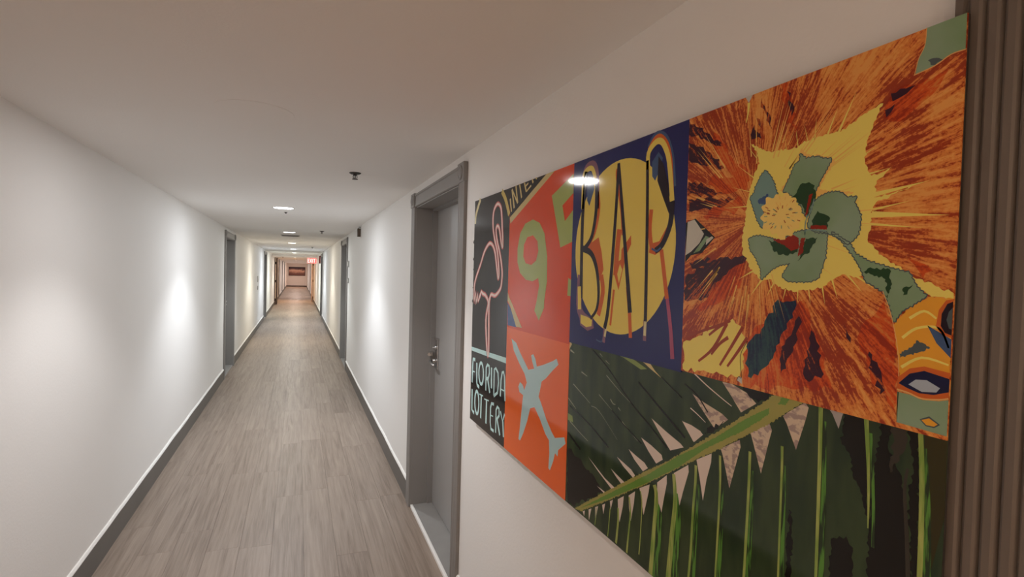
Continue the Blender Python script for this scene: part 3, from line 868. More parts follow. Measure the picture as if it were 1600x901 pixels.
  ('p', [13128,7539,13429,7273,13440,7441,13353,7840,13263,8313,13133,7691], 0),
  ('p', [12511,7900,12875,7678,12843,7871,12693,8430,12568,8049], 0),
  ('p', [12112,8228,12353,8036,12324,8326,12225,8776,12144,8510], 0),
  ('p', [11675,8496,11920,8319,11893,8577,11778,9010,11708,8768], 0),
  ('p', [11343,8679,11470,8593,11385,8872], 0),
  ('p', [10998,8915,11131,8825,11065,9126], 0),
  ('p', [10670,9111,10810,9025,10738,9299,10696,9570], 0),
  ('p', [10350,9307,10489,9224,10380,9587], 0),
  ('p', [10048,9485,10161,9420,10132,9585], 0),
  ('s', [14127,5004,14486,5172,14858,5321,15120,5417], [28,14]),
  ('s', [14068,5705,14293,5790,14490,5877], [24,12]),
 ]),
 ('palm_print', 'pale_gap', 'gap_speckled', 2, [
  ('p', [14111,5414,14361,5636,14733,5932,15044,5680,14909,5610,14430,5510], 0),
  ('p', [14876,5029,15093,5231,15335,5474,15657,5243,15441,5107,15114,5022], 0),
  ('p', [16277,5231,16570,5008,16634,5074,16594,5259,16447,5775,16260,5412,16189,5316], 0),
  ('p', [15554,5749,15938,5504,15991,5600,15951,5752,15807,6379,15624,5920], 0),
  ('p', [14894,6247,15330,5957,15356,6075,15260,6433,15136,6885,14952,6354], 0),
 ]),
 ('palm_print', 'pale_gap', 'gap_grey', 2, [
  ('p', [16918,4960,17200,4957,17164,5064,17119,5255,17018,5069], 0),
 ]),
 ('palm_print', 'leaf_rib', 'rib_green', 5, [
  ('s', [14275,6769,14284,7045,14247,7620,14218,8478,14173,9071], [69,60]),
  ('s', [14889,6377,14914,6816,14907,7611,14880,8687], [55,46]),
  ('s', [15566,6086,15568,6578,15557,7325,15534,8332], [59,54]),
  ('s', [16198,5795,16209,6160,16212,6921,16218,7961], [52,35]),
  ('s', [16832,4939,16851,5685,16861,6707,16866,7653], [71,46]),
  ('s', [13037,7625,13117,7867,13070,8637,13002,9599], [116,127]),
  ('s', [12550,7949,12625,8203,12603,8994,12576,9381], [34,34]),
  ('s', [12139,8254,12206,8594,12163,9053,12111,9576], [48,61]),
  ('s', [11703,8694,11723,8989,11663,9569], [65,78]),
  ('s', [11368,8833,11330,9279,11294,9577], [32,40]),
  ('s', [10738,9095,10688,9565], [29,29]),
  ('s', [13647,7169,13718,7693,13657,8434,13582,9438], [95,153]),
  ('s', [17502,4944,17550,5466,17583,5983,17594,6476], [69,17]),
  ('s', [18181,4959,18221,5524,18241,6187,18248,6896], [58,65]),
 ]),
 ('palm_print', 'leaf_flush', 'leaf_bright', 3, [
  ('s', [14360,7113,14368,7388,14332,7960,14304,8813,14259,9403], [40,142]),
  ('s', [14959,6706,14984,7143,14977,7933,14951,9004], [33,110]),
  ('s', [15637,6392,15639,6882,15628,7624,15606,8626], [35,128]),
  ('s', [16261,6084,16272,6447,16274,7202,16280,8237], [31,84]),
  ('s', [16910,5206,16929,5946,16939,6959,16944,7897], [42,109]),
  ('s', [13169,7989,13248,8227,13202,8991,13135,9610], [68,299]),
  ('s', [13758,7523,13828,8041,13769,8777,13694,9610], [56,361]),
  ('s', [17576,5188,17623,5704,17656,6216,17667,6704], [41,41]),
  ('s', [18243,5182,18283,5741,18302,6399,18309,7102], [34,154]),
 ]),
 ('palm_print', 'leaf_shadow', 'leaf_black', 3, [
  ('s', [10151,5020,11056,5432,12084,6066,12780,6388,13409,6705], [37,37]),
  ('s', [12346,5537,13324,6025,13938,6335], [47,47]),
  ('s', [13149,5272,13815,5565], [26,26]),
  ('s', [9158,6845,10173,7051,11197,7387], [46,46]),
  ('s', [9106,7628,9825,7884], [68,68]),
  ('s', [13873,5269,14248,5420,14539,5674], [31,31]),
  ('s', [11302,6435,11813,6647,12533,6888], [30,30]),
 ]),
 ('palm_print', 'leaf_highlight', 'leaf_pale', 3, [
  ('s', [11011,5633,11599,5898,12085,6080], [20,8]),
  ('s', [9331,6190,9847,6368,10265,6516], [26,10]),
  ('s', [11756,6600,12388,6873], [20,8]),
  ('s', [9065,6647,9529,6847], [35,14]),
  ('s', [9192,7275,9718,7419,10210,7537], [29,11]),
  ('s', [10688,6187,11302,6435], [17,7]),
  ('s', [9766,5771,10080,5836], [37,15]),
  ('s', [11226,6182,11347,6266,11448,6261], [32,13]),
  ('s', [11573,6307,11675,6360], [26,10]),
  ('s', [10672,5133,10800,5197], [26,10]),
  ('s', [10955,5271,11137,5338], [20,8]),
  ('s', [9107,5266,9336,5324], [66,26]),
  ('s', [10334,6568,10719,6609,11573,7084], [16,6]),
 ]),
 ('palm_print', 'leaf_highlight', 'leaf_lime', 3, [
  ('p', [11083,5001,11536,5003,11857,5018,12217,5075,12646,5188,12423,5237,12124,5169,11703,5072], 0),
  ('p', [9061,7070,9328,7094,9379,7262,9077,7268], 0),
 ]),
 ('palm_print', 'leaf_highlight', 'tan', 4, [
  ('p', [12309,4987,12689,5001,12926,5174,13159,5293,12791,5169], 0),
 ]),
 ('palm_print', 'leaf_highlight', 'tan', 3, [
  ('p', [8972,5008,9184,5092,9030,5258], 0),
 ]),
 ('palm_print', 'leaf_shadow', 'leaf_black', 2, [
  ('p', [17208,4977,17481,4941,17550,5466,17576,6337,17473,6025,17360,5887,17298,5545,17167,5463], 27),
  ('p', [17711,4956,17847,4950,17811,5328,17986,5662,18063,6129,18146,6952,17605,7249,17597,6475,17637,5787], 25),
  ('p', [18032,4971,18151,4953,18238,6901,18158,6945,18069,5797,18131,5501], 24),
  ('p', [17073,6866,17292,6733,17408,6890,17398,7319,17073,7540], 27),
  ('p', [14874,4990,16077,4974,15691,5223,15278,5015], 35),
  ('p', [14533,5974,14985,5721,14751,5941,14467,6128], 36),
  ('p', [16367,6741,16420,6764,16450,7835,16348,7890], 29),
 ]),
 ('palm_print', 'leaf_shadow', 'leaf_black', 1, [
  ('p', [9051,8028,9789,8147,10791,8465,11096,8549,10359,9002,9545,9548,9179,9609], 54),
 ]),
 ('palm_print', 'leaf_shadow', 'leaf_olive', 2, [
  ('p', [18230,4954,18473,4931,18480,5949,18365,6660,18302,6866,18242,5784], 0),
 ]),
 ('palm_print', 'leaf_shadow', 'leaf_grey', 3, [
  ('p', [17838,5037,18019,4975,18029,5206,17949,5425,17838,5630,17861,5256], 25),
  ('s', [18055,5500,18030,5784,18083,6395,18122,6965], [30,61]),
 ]),
]

# ------------------------------------------------------------------ ceiling fittings
def sprinkler(x, y, label, s=1.0):
    z = CEIL if y < YSTEP else CEIL2
    t = thing('fire_sprinkler', label, 'sprinkler', (x, y, z), 'ceiling sprinklers')
    bm = bmesh.new(); lathe(bm, [(0.034, 0), (0.034, -0.003), (0.024, -0.009), (0.012, -0.010), (0.012, -0.006)], 'Z', n=28)
    obj('escutcheon', bm, M['dark_metal'], t, smooth=True)
    bm = bmesh.new(); lathe(bm, [(0.012, 0), (0.012, -0.012), (0.008, -0.016), (0, -0.016)], 'Z', n=16)
    tube(bm, [(0.009, 0, -0.014), (0.012, 0, -0.026), (0.004, 0, -0.036)], 0.0022, 8); tube(bm, [(-0.009, 0, -0.014), (-0.012, 0, -0.026), (-0.004, 0, -0.036)], 0.0022, 8)
    tube(bm, [(0, 0, -0.014), (0, 0, -0.036)], 0.003, 8)
    obj('frame', bm, M['dark_metal'], t, smooth=True)
    bm = bmesh.new(); lathe(bm, [(0, -0.036), (0.017, -0.036), (0.017, -0.039), (0, -0.039)], 'Z', n=20)
    obj('deflector', bm, M['dark_metal'], t)
sprinkler(0.306, 3.285, 'nearest dark ceiling sprinkler, in front of the grey door')
sprinkler(0.324, 8.50, 'second dark ceiling sprinkler, right of the air vent')
sprinkler(0.335, 14.8, 'small far ceiling sprinkler before the exit sign')
sprinkler(-0.62, 24.9, 'tiny ceiling sprinkler above the dark brown fire door')

t = thing('ceiling_sensor', 'tiny dark sensor just past the nearest ceiling downlight', 'sensor', (-0.126, 5.91, CEIL))
bm = bmesh.new(); lathe(bm, [(0.018, 0), (0.018, -0.004), (0.011, -0.006)], 'Z', n=20); obj('ring', bm, M['grey_plastic'], t, smooth=True)
bm = bmesh.new(); lathe(bm, [(0.011, -0.003), (0.011, -0.010), (0.006, -0.015), (0, -0.016)], 'Z', n=16); obj('lens', bm, M['dark_metal'], t, smooth=True)

t = thing('air_vent', 'dark slotted air vent in the ceiling behind the second downlight', 'vent', (-0.135, 10.0, CEIL))
W2, D2 = 0.15, 0.15
bm = bmesh.new()
quad_box(bm, (-W2, -D2, -0.010), (W2, -D2 + 0.018, 0)); quad_box(bm, (-W2, D2 - 0.018, -0.010), (W2, D2, 0))
quad_box(bm, (-W2, -D2 + 0.018, -0.010), (-W2 + 0.018, D2 - 0.018, 0)); quad_box(bm, (W2 - 0.018, -D2 + 0.018, -0.010), (W2, D2 - 0.018, 0))
obj('frame', bm, M['grey_plastic'], t)
box_obj('backing', (-W2 + 0.018, -D2 + 0.018, -0.0015), (W2 - 0.018, D2 - 0.018, 0), M['dark_metal'], t)
for k in range(8):
    y = -D2 + 0.032 + k * 0.034
    bm = bmesh.new(); quad_box(bm, (-W2 + 0.018, y - 0.010, -0.0045), (W2 - 0.018, y + 0.010, -0.003))
    bmesh.ops.rotate(bm, verts=list(bm.verts), cent=(0, y, -0.0045), matrix=Matrix.Rotation(math.radians(-18), 3, 'X'))
    obj('slat', bm, M['dark_metal'], t)

# ------------------------------------------------------------------ fittings on the walls
t = thing('wall_sensor', 'small dark brown box sensor high on the right wall', 'sensor', (XR, 7.05, 2.12))
box_obj('back_plate', (-0.006, -0.035, -0.075), (0, 0.035, 0.07), M['white_plastic'], t, 0.002)
box_obj('body', (-0.046, -0.028, -0.066), (-0.006, 0.028, 0.040), M['brown_plastic'], t, 0.004)
bm = bmesh.new(); tube(bm, [(-0.004, 0, 0.055), (-0.028, 0, 0.058), (-0.032, 0, 0.036)], 0.006, 8); obj('bracket', bm, M['dark_metal'], t, smooth=True)

def plaque(x, y, z, w, h, nm, label, cat, side, grp=None):
    t = thing(nm, label, cat, (x, y, z), grp)
    bm = bmesh.new(); a, b = sorted((0.0, -side * 0.014)); quad_box(bm, (a, -w / 2, -h / 2), (b, w / 2, h / 2)); bevel_all(bm, 0.003, 2)
    obj('plate', bm, M['grey_plastic'], t)
    bm = bmesh.new(); a, b = sorted((-side * 0.014, -side * 0.019)); quad_box(bm, (a, -w * 0.33, -h * 0.33), (b, w * 0.33, h * 0.33)); bevel_all(bm, 0.0015, 1)
    obj('face', bm, M['white_plastic'], t)
plaque(XR, 8.74, 1.72, 0.13, 0.10, 'door_plaque', 'upper small grey plaque beside the second right door', 'plaque', 1)
plaque(XR, 8.74, 1.46, 0.10, 0.08, 'door_plaque', 'lower small grey plaque beside the second right door', 'plaque', 1)
plaque(XL, 15.3, 1.33, 0.10, 0.16, 'wall_switch', 'upper small pale switch plate on the left wall', 'switch', -1)
plaque(XL, 15.3, 1.10, 0.09, 0.10, 'wall_switch', 'lower small pale switch plate on the left wall', 'switch', -1)

t = thing('alarm_box', 'small dark red box high on the right wall beside the exit sign', 'alarm', (XR, 20.3, 1.98))
box_obj('housing', (-0.05, -0.06, -0.14), (0, 0.06, 0.14), M['red_plastic'], t, 0.006)
box_obj('lens', (-0.062, -0.03, -0.03), (-0.05, 0.03, 0.06), M['white_plastic'], t, 0.003)

# exit sign, lit, under the lowered ceiling
t = thing('exit_sign', 'glowing red exit sign hanging from the ceiling', 'sign', (0.54, 24.6, CEIL2))
box_obj('canopy', (-0.07, -0.02, -0.016), (0.07, 0.02, 0), M['white_plastic'], t, 0.003)
box_obj('housing', (-0.19, -0.022, -0.246), (0.19, 0.022, -0.016), M['white_plastic'], t, 0.004)
box_obj('face', (-0.18, -0.025, -0.238), (0.18, -0.022, -0.024), glow('exit_face', (0.9, 0.10, 0.09, 1), 0.9), t)
bm = bmesh.new()
def bar2(bm, x0, z0, x1, z1, w):
    d = Vector((x1 - x0, 0, z1 - z0)); n = Vector((-d.z, 0, d.x)).normalized() * w / 2
    p = [Vector((x0, 0, z0)) - n, Vector((x0, 0, z0)) + n, Vector((x1, 0, z1)) + n, Vector((x1, 0, z1)) - n]
    A = [bm.verts.new((q.x, -0.025, q.z)) for q in p]; B = [bm.verts.new((q.x, -0.028, q.z)) for q in p]
    bm.faces.new(A); bm.faces.new(B[::-1])
    for k in range(4): bm.faces.new((A[k], A[(k + 1) % 4], B[(k + 1) % 4], B[k]))
zt, zb, w = -0.055, -0.205, 0.020
for seg in ((-0.15, zb, -0.15, zt), (-0.16, zt, -0.095, zt), (-0.16, (zt + zb) / 2, -0.10, (zt + zb) / 2), (-0.16, zb, -0.095, zb),
            (-0.075, zb, -0.005, zt), (-0.075, zt, -0.005, zb), (0.03, zb, 0.03, zt), (0.06, zt, 0.155, zt), (0.1075, zb, 0.1075, zt)):
    bar2(bm, *seg, w)
obj('lettering', bm, glow('exit_letters', (1, 0.35, 0.30, 1), 1.5), t)

# fire doors held open past the exit sign
def fire_door(side, y, m, label, m2):
    t = thing('fire_door', label, 'door', ((XR if side > 0 else XL), y, 0))
    s = -side
    a, b = sorted((s * 0.060, s * 0.108)); box_obj('leaf', (a, 0.0, 0.008), (b, 0.86, 2.07), m, t, 0.003)
    a, b = sorted((0.0, s * 0.034)); box_obj('frame_post', (a, -0.02, 0.0), (b, 0.08, 2.10), m, t, 0.003)
    for z in (0.22, 1.05, 1.86):
        bm = bmesh.new(); a, b = sorted((s * 0.030, s * 0.064)); quad_box(bm, (a, 0.004, z - 0.05), (b, 0.012, z + 0.05)); tube(bm, [(s * 0.043, 0.0, z - 0.055), (s * 0.043, 0.0, z + 0.055)], 0.010, 10)
        obj('hinge', bm, m2, t)
    bm = bmesh.new(); tube(bm, [(s * 0.09, 0.10, 2.075), (s * 0.14, 0.26, 2.09), (s * 0.05, 0.46, 2.09)], 0.010, 8); obj('closer_arm', bm, m2, t)
    return t
fire_door(-1, 25.9, M['dark_wood'], 'dark brown fire door held open against the left wall', M['dark_metal'])
fire_door(+1, 28.2, M['tan_wood'], 'pale tan fire door held open against the right wall', M['dark_metal'])

# picture on the end wall
t = thing('framed_picture', 'dark framed sunset picture on the far end wall', 'picture', (-0.10, YE, 1.40))
bm = bmesh.new(); PWd, PH = 0.71, 0.40
for a, b in (((-PWd, -0.03, -PH), (PWd, 0, -PH + 0.045)), ((-PWd, -0.03, PH - 0.045), (PWd, 0, PH)), ((-PWd, -0.03, -PH + 0.045), (-PWd + 0.045, 0, PH - 0.045)), ((PWd - 0.045, -0.03, -PH + 0.045), (PWd, 0, PH - 0.045))):
    quad_box(bm, a, b)
obj('frame', bm, M['dark_wood'], t)
m = mat('sunset_print', (0.5, 0.3, 0.2, 1), 0.5)
bnode = m.node_tree.nodes['Principled BSDF']
tc = N(m, 'ShaderNodeTexCoord'); sp = N(m, 'ShaderNodeSeparateXYZ'); L(m, tc.outputs['Object'], sp.inputs[0])
nz = N(m, 'ShaderNodeTexNoise'); nz.inputs['Scale'].default_value = 3.2; nz.inputs['Detail'].default_value = 3; L(m, tc.outputs['Object'], nz.inputs['Vector'])
ma = N(m, 'ShaderNodeMath', operation='MULTIPLY_ADD'); ma.inputs[1].default_value = 0.35; L(m, nz.outputs['Fac'], ma.inputs[0]); L(m, sp.outputs['Z'], ma.inputs[2])
rp = N(m, 'ShaderNodeValToRGB'); L(m, ma.outputs[0], rp.inputs[0])
e = rp.color_ramp.elements; e[0].position = 0.0; e[0].color = (0.20, 0.09, 0.08, 1); e[1].position = 0.50; e[1].color = (0.03, 0.015, 0.04, 1)
x = e.new(0.14); x.color = (0.62, 0.36, 0.28, 1); x = e.new(0.26); x.color = (0.80, 0.56, 0.44, 1); x = e.new(0.36); x.color = (0.22, 0.12, 0.12, 1)
L(m, rp.outputs[0], bnode.inputs['Base Color'])
box_obj('print', (-PWd + 0.045, -0.018, -PH + 0.045), (PWd - 0.045, -0.004, PH - 0.045), m, t)

# ------------------------------------------------------------------ the art panel
PAL = dict(
 ink=(30, 25, 25), neon_pink=(222, 128, 128), neon_white=(252, 228, 222), neon_blue=(206, 246, 248), pale_yellow=(226, 218, 170), straw=(214, 194, 110),
 tan=(216, 198, 140), sage=(172, 188, 104), signal_red=(230, 76, 8), sign_blue=(50, 82, 150), orange=(250, 112, 42), plane_grey=(188, 222, 228),
 bar_navy=(34, 40, 108), moon_yellow=(240, 218, 106), bar_ink=(38, 26, 40), mauve=(140, 100, 120), steel_blue=(70, 96, 140), rust_orange=(214, 106, 46), orchid=(176, 84, 120),
 halo_yellow=(246, 228, 116), halo_orange=(246, 200, 108), petal_red=(160, 66, 40), dusty_green=(138, 166, 128), dusty_teal=(124, 160, 154), deep_green=(40, 72, 42), blood_red=(150, 40, 20),
 stamen_yellow=(250, 220, 124), slate=(84, 96, 100), peach=(240, 184, 110), print_white=(208, 208, 198), navy=(26, 30, 70), 
 amber=(240, 172, 56), pale_blue=(176, 190, 206),
 stalk_tan=(164, 160, 86), stalk_green=(110, 152, 66), gap_pink=(228, 214, 202), gap_grey=(176, 170, 166), rib_green=(150, 172, 84), leaf_bright=(62, 104, 44), leaf_black=(26, 22, 15), leaf_pale=(160, 166, 140),
 leaf_lime=(140, 160, 90), leaf_olive=(58, 54, 26), leaf_grey=(60, 56, 48), leaf_base=(50, 62, 44),
)
PR = 0.07
PM = {k: mat('print_' + k, srgb(*v), PR, 0, 0.3) for k, v in PAL.items()}
def streaked(name, cols, scale, stretch, thr=0.5, width=0.06):
    m = mat(name, srgb(*cols[0]), PR, 0, 0.3)
    b = m.node_tree.nodes['Principled BSDF']
    tc = N(m, 'ShaderNodeTexCoord'); mp = N(m, 'ShaderNodeMapping'); mp.inputs['Scale'].default_value = stretch; L(m, tc.outputs['Object'], mp.inputs[0])
    nz = N(m, 'ShaderNodeTexNoise'); nz.inputs['Scale'].default_value = scale; nz.inputs['Detail'].default_value = 3; L(m, mp.outputs[0], nz.inputs['Vector'])
    rp = N(m, 'ShaderNodeValToRGB'); L(m, nz.outputs['Fac'], rp.inputs[0]); e = rp.color_ramp.elements
    e[0].position = thr - width; e[0].color = srgb(*cols[0]); e[1].position = thr + width; e[1].color = srgb(*cols[1])
    L(m, rp.outputs[0], b.inputs['Base Color']); return m
PM['leaf_base'] = streaked('print_leaf_base', ((44, 60, 40), (60, 76, 48)), 7, (3, 0.7, 1), 0.5, 0.12)
PM['leaf_bright'] = streaked('print_leaf_bright', ((46, 60, 38), (92, 146, 60)), 40, (4, 0.35, 1), 0.5, 0.05)
PM['rib_green'] = streaked('print_rib_green', ((128, 160, 74), (176, 188, 106)), 30, (3, 0.4, 1), 0.5, 0.1)
PM['gap_speckled'] = streaked('print_gap_speckled', ((170, 150, 142), (216, 198, 176)), 60, (1, 1.6, 1), 0.47, 0.04)

PM['dusty_green'] = streaked('print_dusty_green', ((124, 156, 112), (146, 172, 146)), 9, (1, 1, 1), 0.5, 0.2)

def petal_material(name, ramp, ka=42, kr=24, kb=3.2, wb=0.75):
    """radial streaks of a posterised hibiscus about the origin of the part"""
    m = mat(name, srgb(*ramp[1][1]), PR, 0, 0.3)
    b = m.node_tree.nodes['Principled BSDF']
    tc = N(m, 'ShaderNodeTexCoord'); sp = N(m, 'ShaderNodeSeparateXYZ'); L(m, tc.outputs['Object'], sp.inputs[0])
    ln = N(m, 'ShaderNodeVectorMath', operation='LENGTH'); L(m, tc.outputs['Object'], ln.inputs[0])
    nm = N(m, 'ShaderNodeVectorMath', operation='NORMALIZE'); L(m, tc.outputs['Object'], nm.inputs[0])
    def polar(k, kr):
        s = N(m, 'ShaderNodeVectorMath', operation='SCALE'); s.inputs['Scale'].default_value = k; L(m, nm.outputs[0], s.inputs[0])
        r = N(m, 'ShaderNodeMath', operation='MULTIPLY'); r.inputs[1].default_value = kr; L(m, ln.outputs['Value'], r.inputs[0])
        c = N(m, 'ShaderNodeCombineXYZ'); L(m, r.outputs[0], c.inputs[2])
        a = N(m, 'ShaderNodeVectorMath', operation='ADD'); L(m, s.outputs[0], a.inputs[0]); L(m, c.outputs[0], a.inputs[1]); return a.outputs[0]
    def nz(vec, scale, detail, rough=0.6):
        n = N(m, 'ShaderNodeTexNoise'); n.inputs['Scale'].default_value = scale; n.inputs['Detail'].default_value = detail; n.inputs['Roughness'].default_value = rough; L(m, vec, n.inputs['Vector']); return n.outputs['Fac']
    fine = nz(polar(ka, kr), 1.0, 4, 0.68)
    broad = nz(polar(kb, 7), 1.0, 2)
    grit = nz(tc.outputs['Object'], 260, 2)
    gm = N(m, 'ShaderNodeMath', operation='MULTIPLY_ADD'); gm.inputs[1].default_value = 0.30; L(m, grit, gm.inputs[0])
    go = N(m, 'ShaderNodeMath', operation='SUBTRACT'); go.inputs[1].default_value = 0.15; L(m, fine, go.inputs[0]); L(m, go.outputs[0], gm.inputs[2])
    ad = N(m, 'ShaderNodeMath', operation='MULTIPLY_ADD'); ad.inputs[1].default_value = wb; L(m, broad, ad.inputs[0]); L(m, gm.outputs[0], ad.inputs[2])
    rp = N(m, 'ShaderNodeValToRGB'); L(m, ad.outputs[0], rp.inputs[0]); rp.color_ramp.interpolation = 'LINEAR'
    e = rp.color_ramp.elements
    e[0].position = ramp[0][0]; e[0].color = srgb(*ramp[0][1]); e[1].position = ramp[-1][0]; e[1].color = srgb(*ramp[-1][1])
    for p, c in ramp[1:-1]:
        x = e.new(p); x.color = srgb(*c)
    L(m, rp.outputs[0], b.inputs['Base Color'])
    return m
PM['petals'] = petal_material('print_petals', [(0.0, (134, 46, 26)), (0.80, (164, 64, 36)), (0.83, (198, 98, 46)), (0.87, (222, 132, 64)), (0.95, (232, 146, 72)), (1.0, (240, 168, 88))])
PM['plum'] = petal_material('print_plum_streaks', [(0.0, (42, 26, 46)), (0.92, (64, 30, 46)), (0.96, (116, 46, 40)), (0.99, (176, 80, 44)), (1.0, (190, 92, 46))])
PM['navy_teal'] = petal_material('print_navy_streaks', [(0.0, (30, 32, 62)), (0.80, (34, 44, 74)), (0.88, (40, 66, 82)), (1.0, (52, 84, 88))])
PM['glow_red'] = petal_material('print_glow_streaks', [(0.0, (140, 44, 24)), (0.76, (160, 52, 28)), (0.84, (206, 80, 34)), (0.95, (222, 98, 40)), (1.0, (222, 128, 58))])

UNIT = 1e-4
AW, AH = 1.848, 0.961
AY, AZ = 2.229, 1.938       # top left corner of the panel
panel = thing('wall_art', 'wide glossy collage panel with flamingo, road shield, BAR sign, flower and palm', 'artwork', (XR - 0.024, AY, AZ))
PB = Matrix(((0, 0, -1), (-1, 0, 0), (0, 1, 0)))     # local x runs right along the wall, local y up, local z out of the wall
panel.rotation_euler = PB.to_euler()
box_obj('backing_board', (0, -AH, -0.004), (AW, 0, 0), M['panel_edge'], panel)
for x in (0.2, 0.92, 1.6):
    for y in (-0.12, -0.84):
        bm = bmesh.new(); lathe(bm, [(0.018, -0.0242), (0.018, -0.004), (0, -0.004)], 'Z', (x, y, 0), 16); obj('standoff', bm, M['dark_metal'], panel)

CX1, CX2, CX3, CY1, CY2 = 0.4189, 0.9045, 1.3780, -0.5119, -0.4994
FC = (1.553, -0.215)         # heart of the flower
parts = {}
def cell(name, m, x0, y0, x1, y1, z, origin=(0, 0)):
    bm = bmesh.new()
    quad_box(bm, (x0 - origin[0], y0 - origin[1], 0), (x1 - origin[0], y1 - origin[1], z))
    o = obj(name, bm, m, panel, loc=(origin[0], origin[1], 0)); parts[name] = (o, z, origin)
e_ = 0.0
cell('palm_print', PM['leaf_base'], CX2, -AH, AW, -0.40, 0.0003)
cell('flamingo_print', PM['ink'], 0.0, -AH, CX1, 0.0, 0.0010)
cell('road_shield_print', PM['signal_red'], CX1, CY1, CX2, 0.0, 0.0012)
cell('airplane_print', PM['orange'], CX1, -AH, CX2, CY1, 0.0010)
cell('bar_print', PM['bar_navy'], CX2, CY2 - 0.006, CX3, 0.0, 0.0022)
cell('hibiscus_print', PM['petals'], CX3, CY2 - 0.002, AW, 0.0, 0.0026, FC)

STEP = 0.00012
def ragged(pts, amp, step):
    out = []
    n = len(pts)
    for i in range(n):
        a, b = pts[i], pts[(i + 1) % n]
        d = (b - a); k = max(1, int(d.length / step))
        nrm = Vector((-d.y, d.x)).normalized() if d.length > 0 else Vector((0, 0))
        for j in range(k):
            p = a + d * j / k
            out.append(p + nrm * amp * random.uniform(-1, 1) if (j or k == 1) else p + nrm * amp * 0.4 * random.uniform(-1, 1))
    return out
def toothed(pts, amp, step):
    out = []
    sign = 1 if sum(pts[i].x * pts[(i + 1) % len(pts)].y - pts[(i + 1) % len(pts)].x * pts[i].y for i in range(len(pts))) > 0 else -1
    for a, b in zip(pts, pts[1:] + pts[:1]):
        d = b - a; k = max(1, round(d.length / step))
        nrm = Vector((d.y, -d.x)).normalized() * sign if d.length > 0 else Vector((0, 0))
        for j in range(k):
            out.append(a + d * (j / k))
            if k > 1: out.append(a + d * ((j + 0.75) / k) + nrm * amp * random.uniform(0.4, 1.1))
    return out
def smooth_line(pts, ws):
    """Catmull-Rom through the points"""
    if len(pts) < 3: return pts, ws
    out, wo = [], []
    for i in range(len(pts) - 1):
        p0, p1, p2, p3 = pts[max(i - 1, 0)], pts[i], pts[i + 1], pts[min(i + 2, len(pts) - 1)]
        for j in range(4):
            t = j / 4
            out.append(0.5 * ((2 * p1) + (p2 - p0) * t + (2 * p0 - 5 * p1 + 4 * p2 - p3) * t * t + (3 * p1 - p0 - 3 * p2 + p3) * t ** 3)); wo.append(ws[i] + (ws[i + 1] - ws[i]) * t)
    out.append(pts[-1]); wo.append(ws[-1]); return out, wo
SHARP = {'lottery_letter', 'inter_letter', 'flamingo_feather'}
def add_poly(bm, pts, z):
    clean = []
    for p in pts:
        if not clean or (p - clean[-1]).length > 2e-5: clean.append(p)
    if len(clean) > 2 and (clean[0] - clean[-1]).length < 2e-5: clean.pop()
    if len(clean) < 3: return
    area = sum(clean[i].x * clean[(i + 1) % len(clean)].y - clean[(i + 1) % len(clean)].x * clean[i].y for i in range(len(clean)))
    if area < 0: clean.reverse()
    vs = [bm.verts.new((p.x, p.y, z)) for p in clean]
    for tri in tessellate_polygon([[Vector((p.x, p.y, 0)) for p in clean]]):
        q = [clean[i] for i in tri]
        s = (q[1].x - q[0].x) * (q[2].y - q[0].y) - (q[2].x - q[0].x) * (q[1].y - q[0].y)
        if abs(s) < 1e-12: continue
        bm.faces.new([vs[i] for i in (tri if s > 0 else tri[::-1])])
def add_stroke(bm, pts, w0, w1, z, curved):
    n = len(pts); ws = [w0 + (w1 - w0) * i / max(1, n - 1) for i in range(n)]
    if curved: pts, ws = smooth_line(pts, ws)
    prev = None
    for i, p in enumerate(pts):
        d = pts[min(i + 1, len(pts) - 1)] - pts[max(i - 1, 0)]
        if d.length < 1e-7: continue
        nn = Vector((-d.y, d.x)).normalized() * ws[i] / 2
        q = (bm.verts.new((p.x + nn.x, p.y + nn.y, z)), bm.verts.new((p.x - nn.x, p.y - nn.y, z)))
        if prev: bm.faces.new((prev[1], q[1], q[0], prev[0]))
        prev = q
BOUND = {'flamingo_print': (0, CX1), 'road_shield_print': (CX1, CX2), 'airplane_print': (CX1, CX2), 'bar_print': (CX2, CX3), 'hibiscus_print': (CX3, AW), 'palm_print': (CX2, AW)}
BOUNDY = {'road_shield_print': (CY1, 0), 'bar_print': (CY2 - 0.006, 0), 'hibiscus_print': (CY2 - 0.002, 0)}
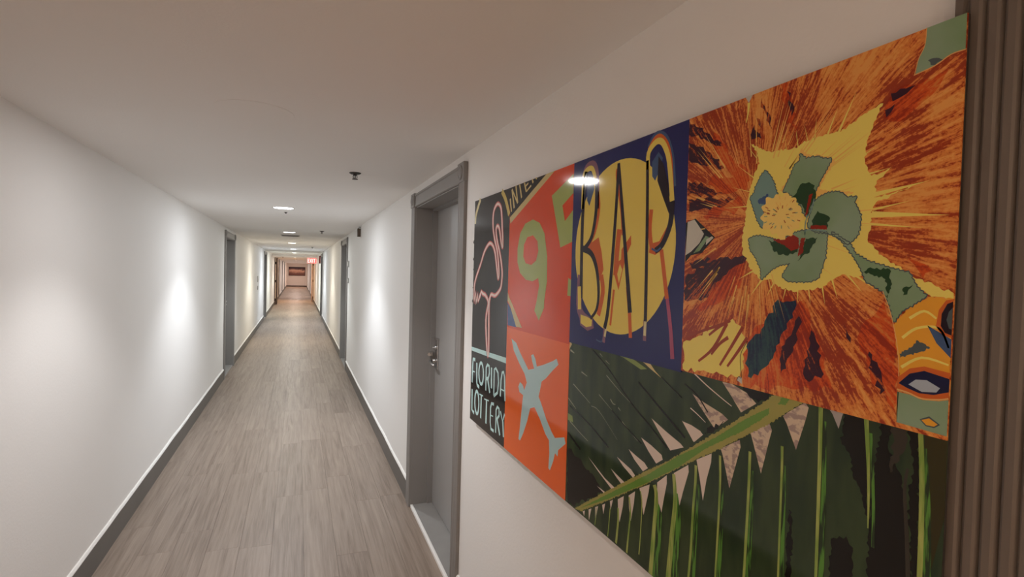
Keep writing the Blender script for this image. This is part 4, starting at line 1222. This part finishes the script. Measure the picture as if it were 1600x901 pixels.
for part, shape, col, lev, items in ART:
    base, z0, og = parts[part]
    x0, x1 = BOUND[part]; y0, y1 = BOUNDY.get(part, (-AH, 0))
    cl = lambda p: Vector((min(max(p.x, x0), x1) - og[0], min(max(p.y, y0), y1) - og[1]))
    joined = shape == 'stamen_dot'
    bm = bmesh.new()
    for n, (kind, flat, ex) in enumerate(items):
        pts = [Vector((flat[i] * UNIT, -flat[i + 1] * UNIT)) for i in range(0, len(flat), 2)]
        z = z0 + lev * STEP + n * 0.000004
        if kind == 'p':
            if shape == 'green_segment':
                pts = toothed(pts, 0.0022, 0.0062)
                ob = bmesh.new(); add_stroke(ob, [cl(p) for p in pts + pts[:1]], 0.0016, 0.0016, z + STEP * 0.5, False)
                obj('segment_outline', ob, PM['slate'], base, fix=False)
            elif ex: pts = ragged(pts, ex * UNIT, max(ex * UNIT * 1.6, 0.002))
            add_poly(bm, [cl(p) for p in pts], z)
        else:
            add_stroke(bm, [cl(p) for p in pts], ex[0] * UNIT, ex[1] * UNIT, z, shape not in SHARP)
        if not joined or n == len(items) - 1:
            o = obj(shape, bm, PM[col], base, fix=False)
            if shape == 'stamen_dot': o['kind'] = 'stuff'
            bm = bmesh.new()

# thin pale rays bursting from the yellow heart of the flower
base, z0, og = parts['hibiscus_print']
bm = bmesh.new(); rr = random.Random(11)
for k in range(80):
    a = rr.uniform(0, 2 * math.pi); r0 = rr.uniform(0.095, 0.14); r1 = r0 + rr.uniform(0.02, 0.10)
    c = Vector((math.cos(a), math.sin(a))); n = Vector((-c.y, c.x)); w = rr.uniform(0.0006, 0.0018)
    tip = c * r1
    if not (CX3 - FC[0] + 0.004 < tip.x < AW - FC[0] - 0.004 and CY2 - FC[1] + 0.004 < tip.y < -FC[1] - 0.004): continue
    if tip.x > 0.12 and tip.y < -0.10: continue
    p = [c * r0 - n * w, tip, c * r0 + n * w]
    bm.faces.new([bm.verts.new((q.x, q.y, z0 + STEP * 3.5)) for q in p])
o = obj('petal_ray', bm, PM['halo_orange'], base, fix=False); o['kind'] = 'stuff'

# ragged feather tips that stick out past the left edge of the panel
bm = bmesh.new()
for y, w, h in ((-0.180, 0.014, 0.020), (-0.255, 0.012, 0.016), (-0.300, 0.007, 0.008), (-0.380, 0.007, 0.008), (-0.440, 0.010, 0.018)):
    A = [(0.002, y + h / 2), (-w * 0.6, y + h * 0.35), (-w, y - h * 0.1), (-w * 0.5, y - h * 0.2), (0.002, y - h / 2)]
    top = [bm.verts.new((u, v, 0.001)) for u, v in A]; bot = [bm.verts.new((u, v, -0.004)) for u, v in A]
    bm.faces.new(top[::-1]); bm.faces.new(bot)
    for i in range(5): bm.faces.new((top[i], top[(i + 1) % 5], bot[(i + 1) % 5], bot[i]))
obj('feather_tip', bm, M['panel_edge'], panel)
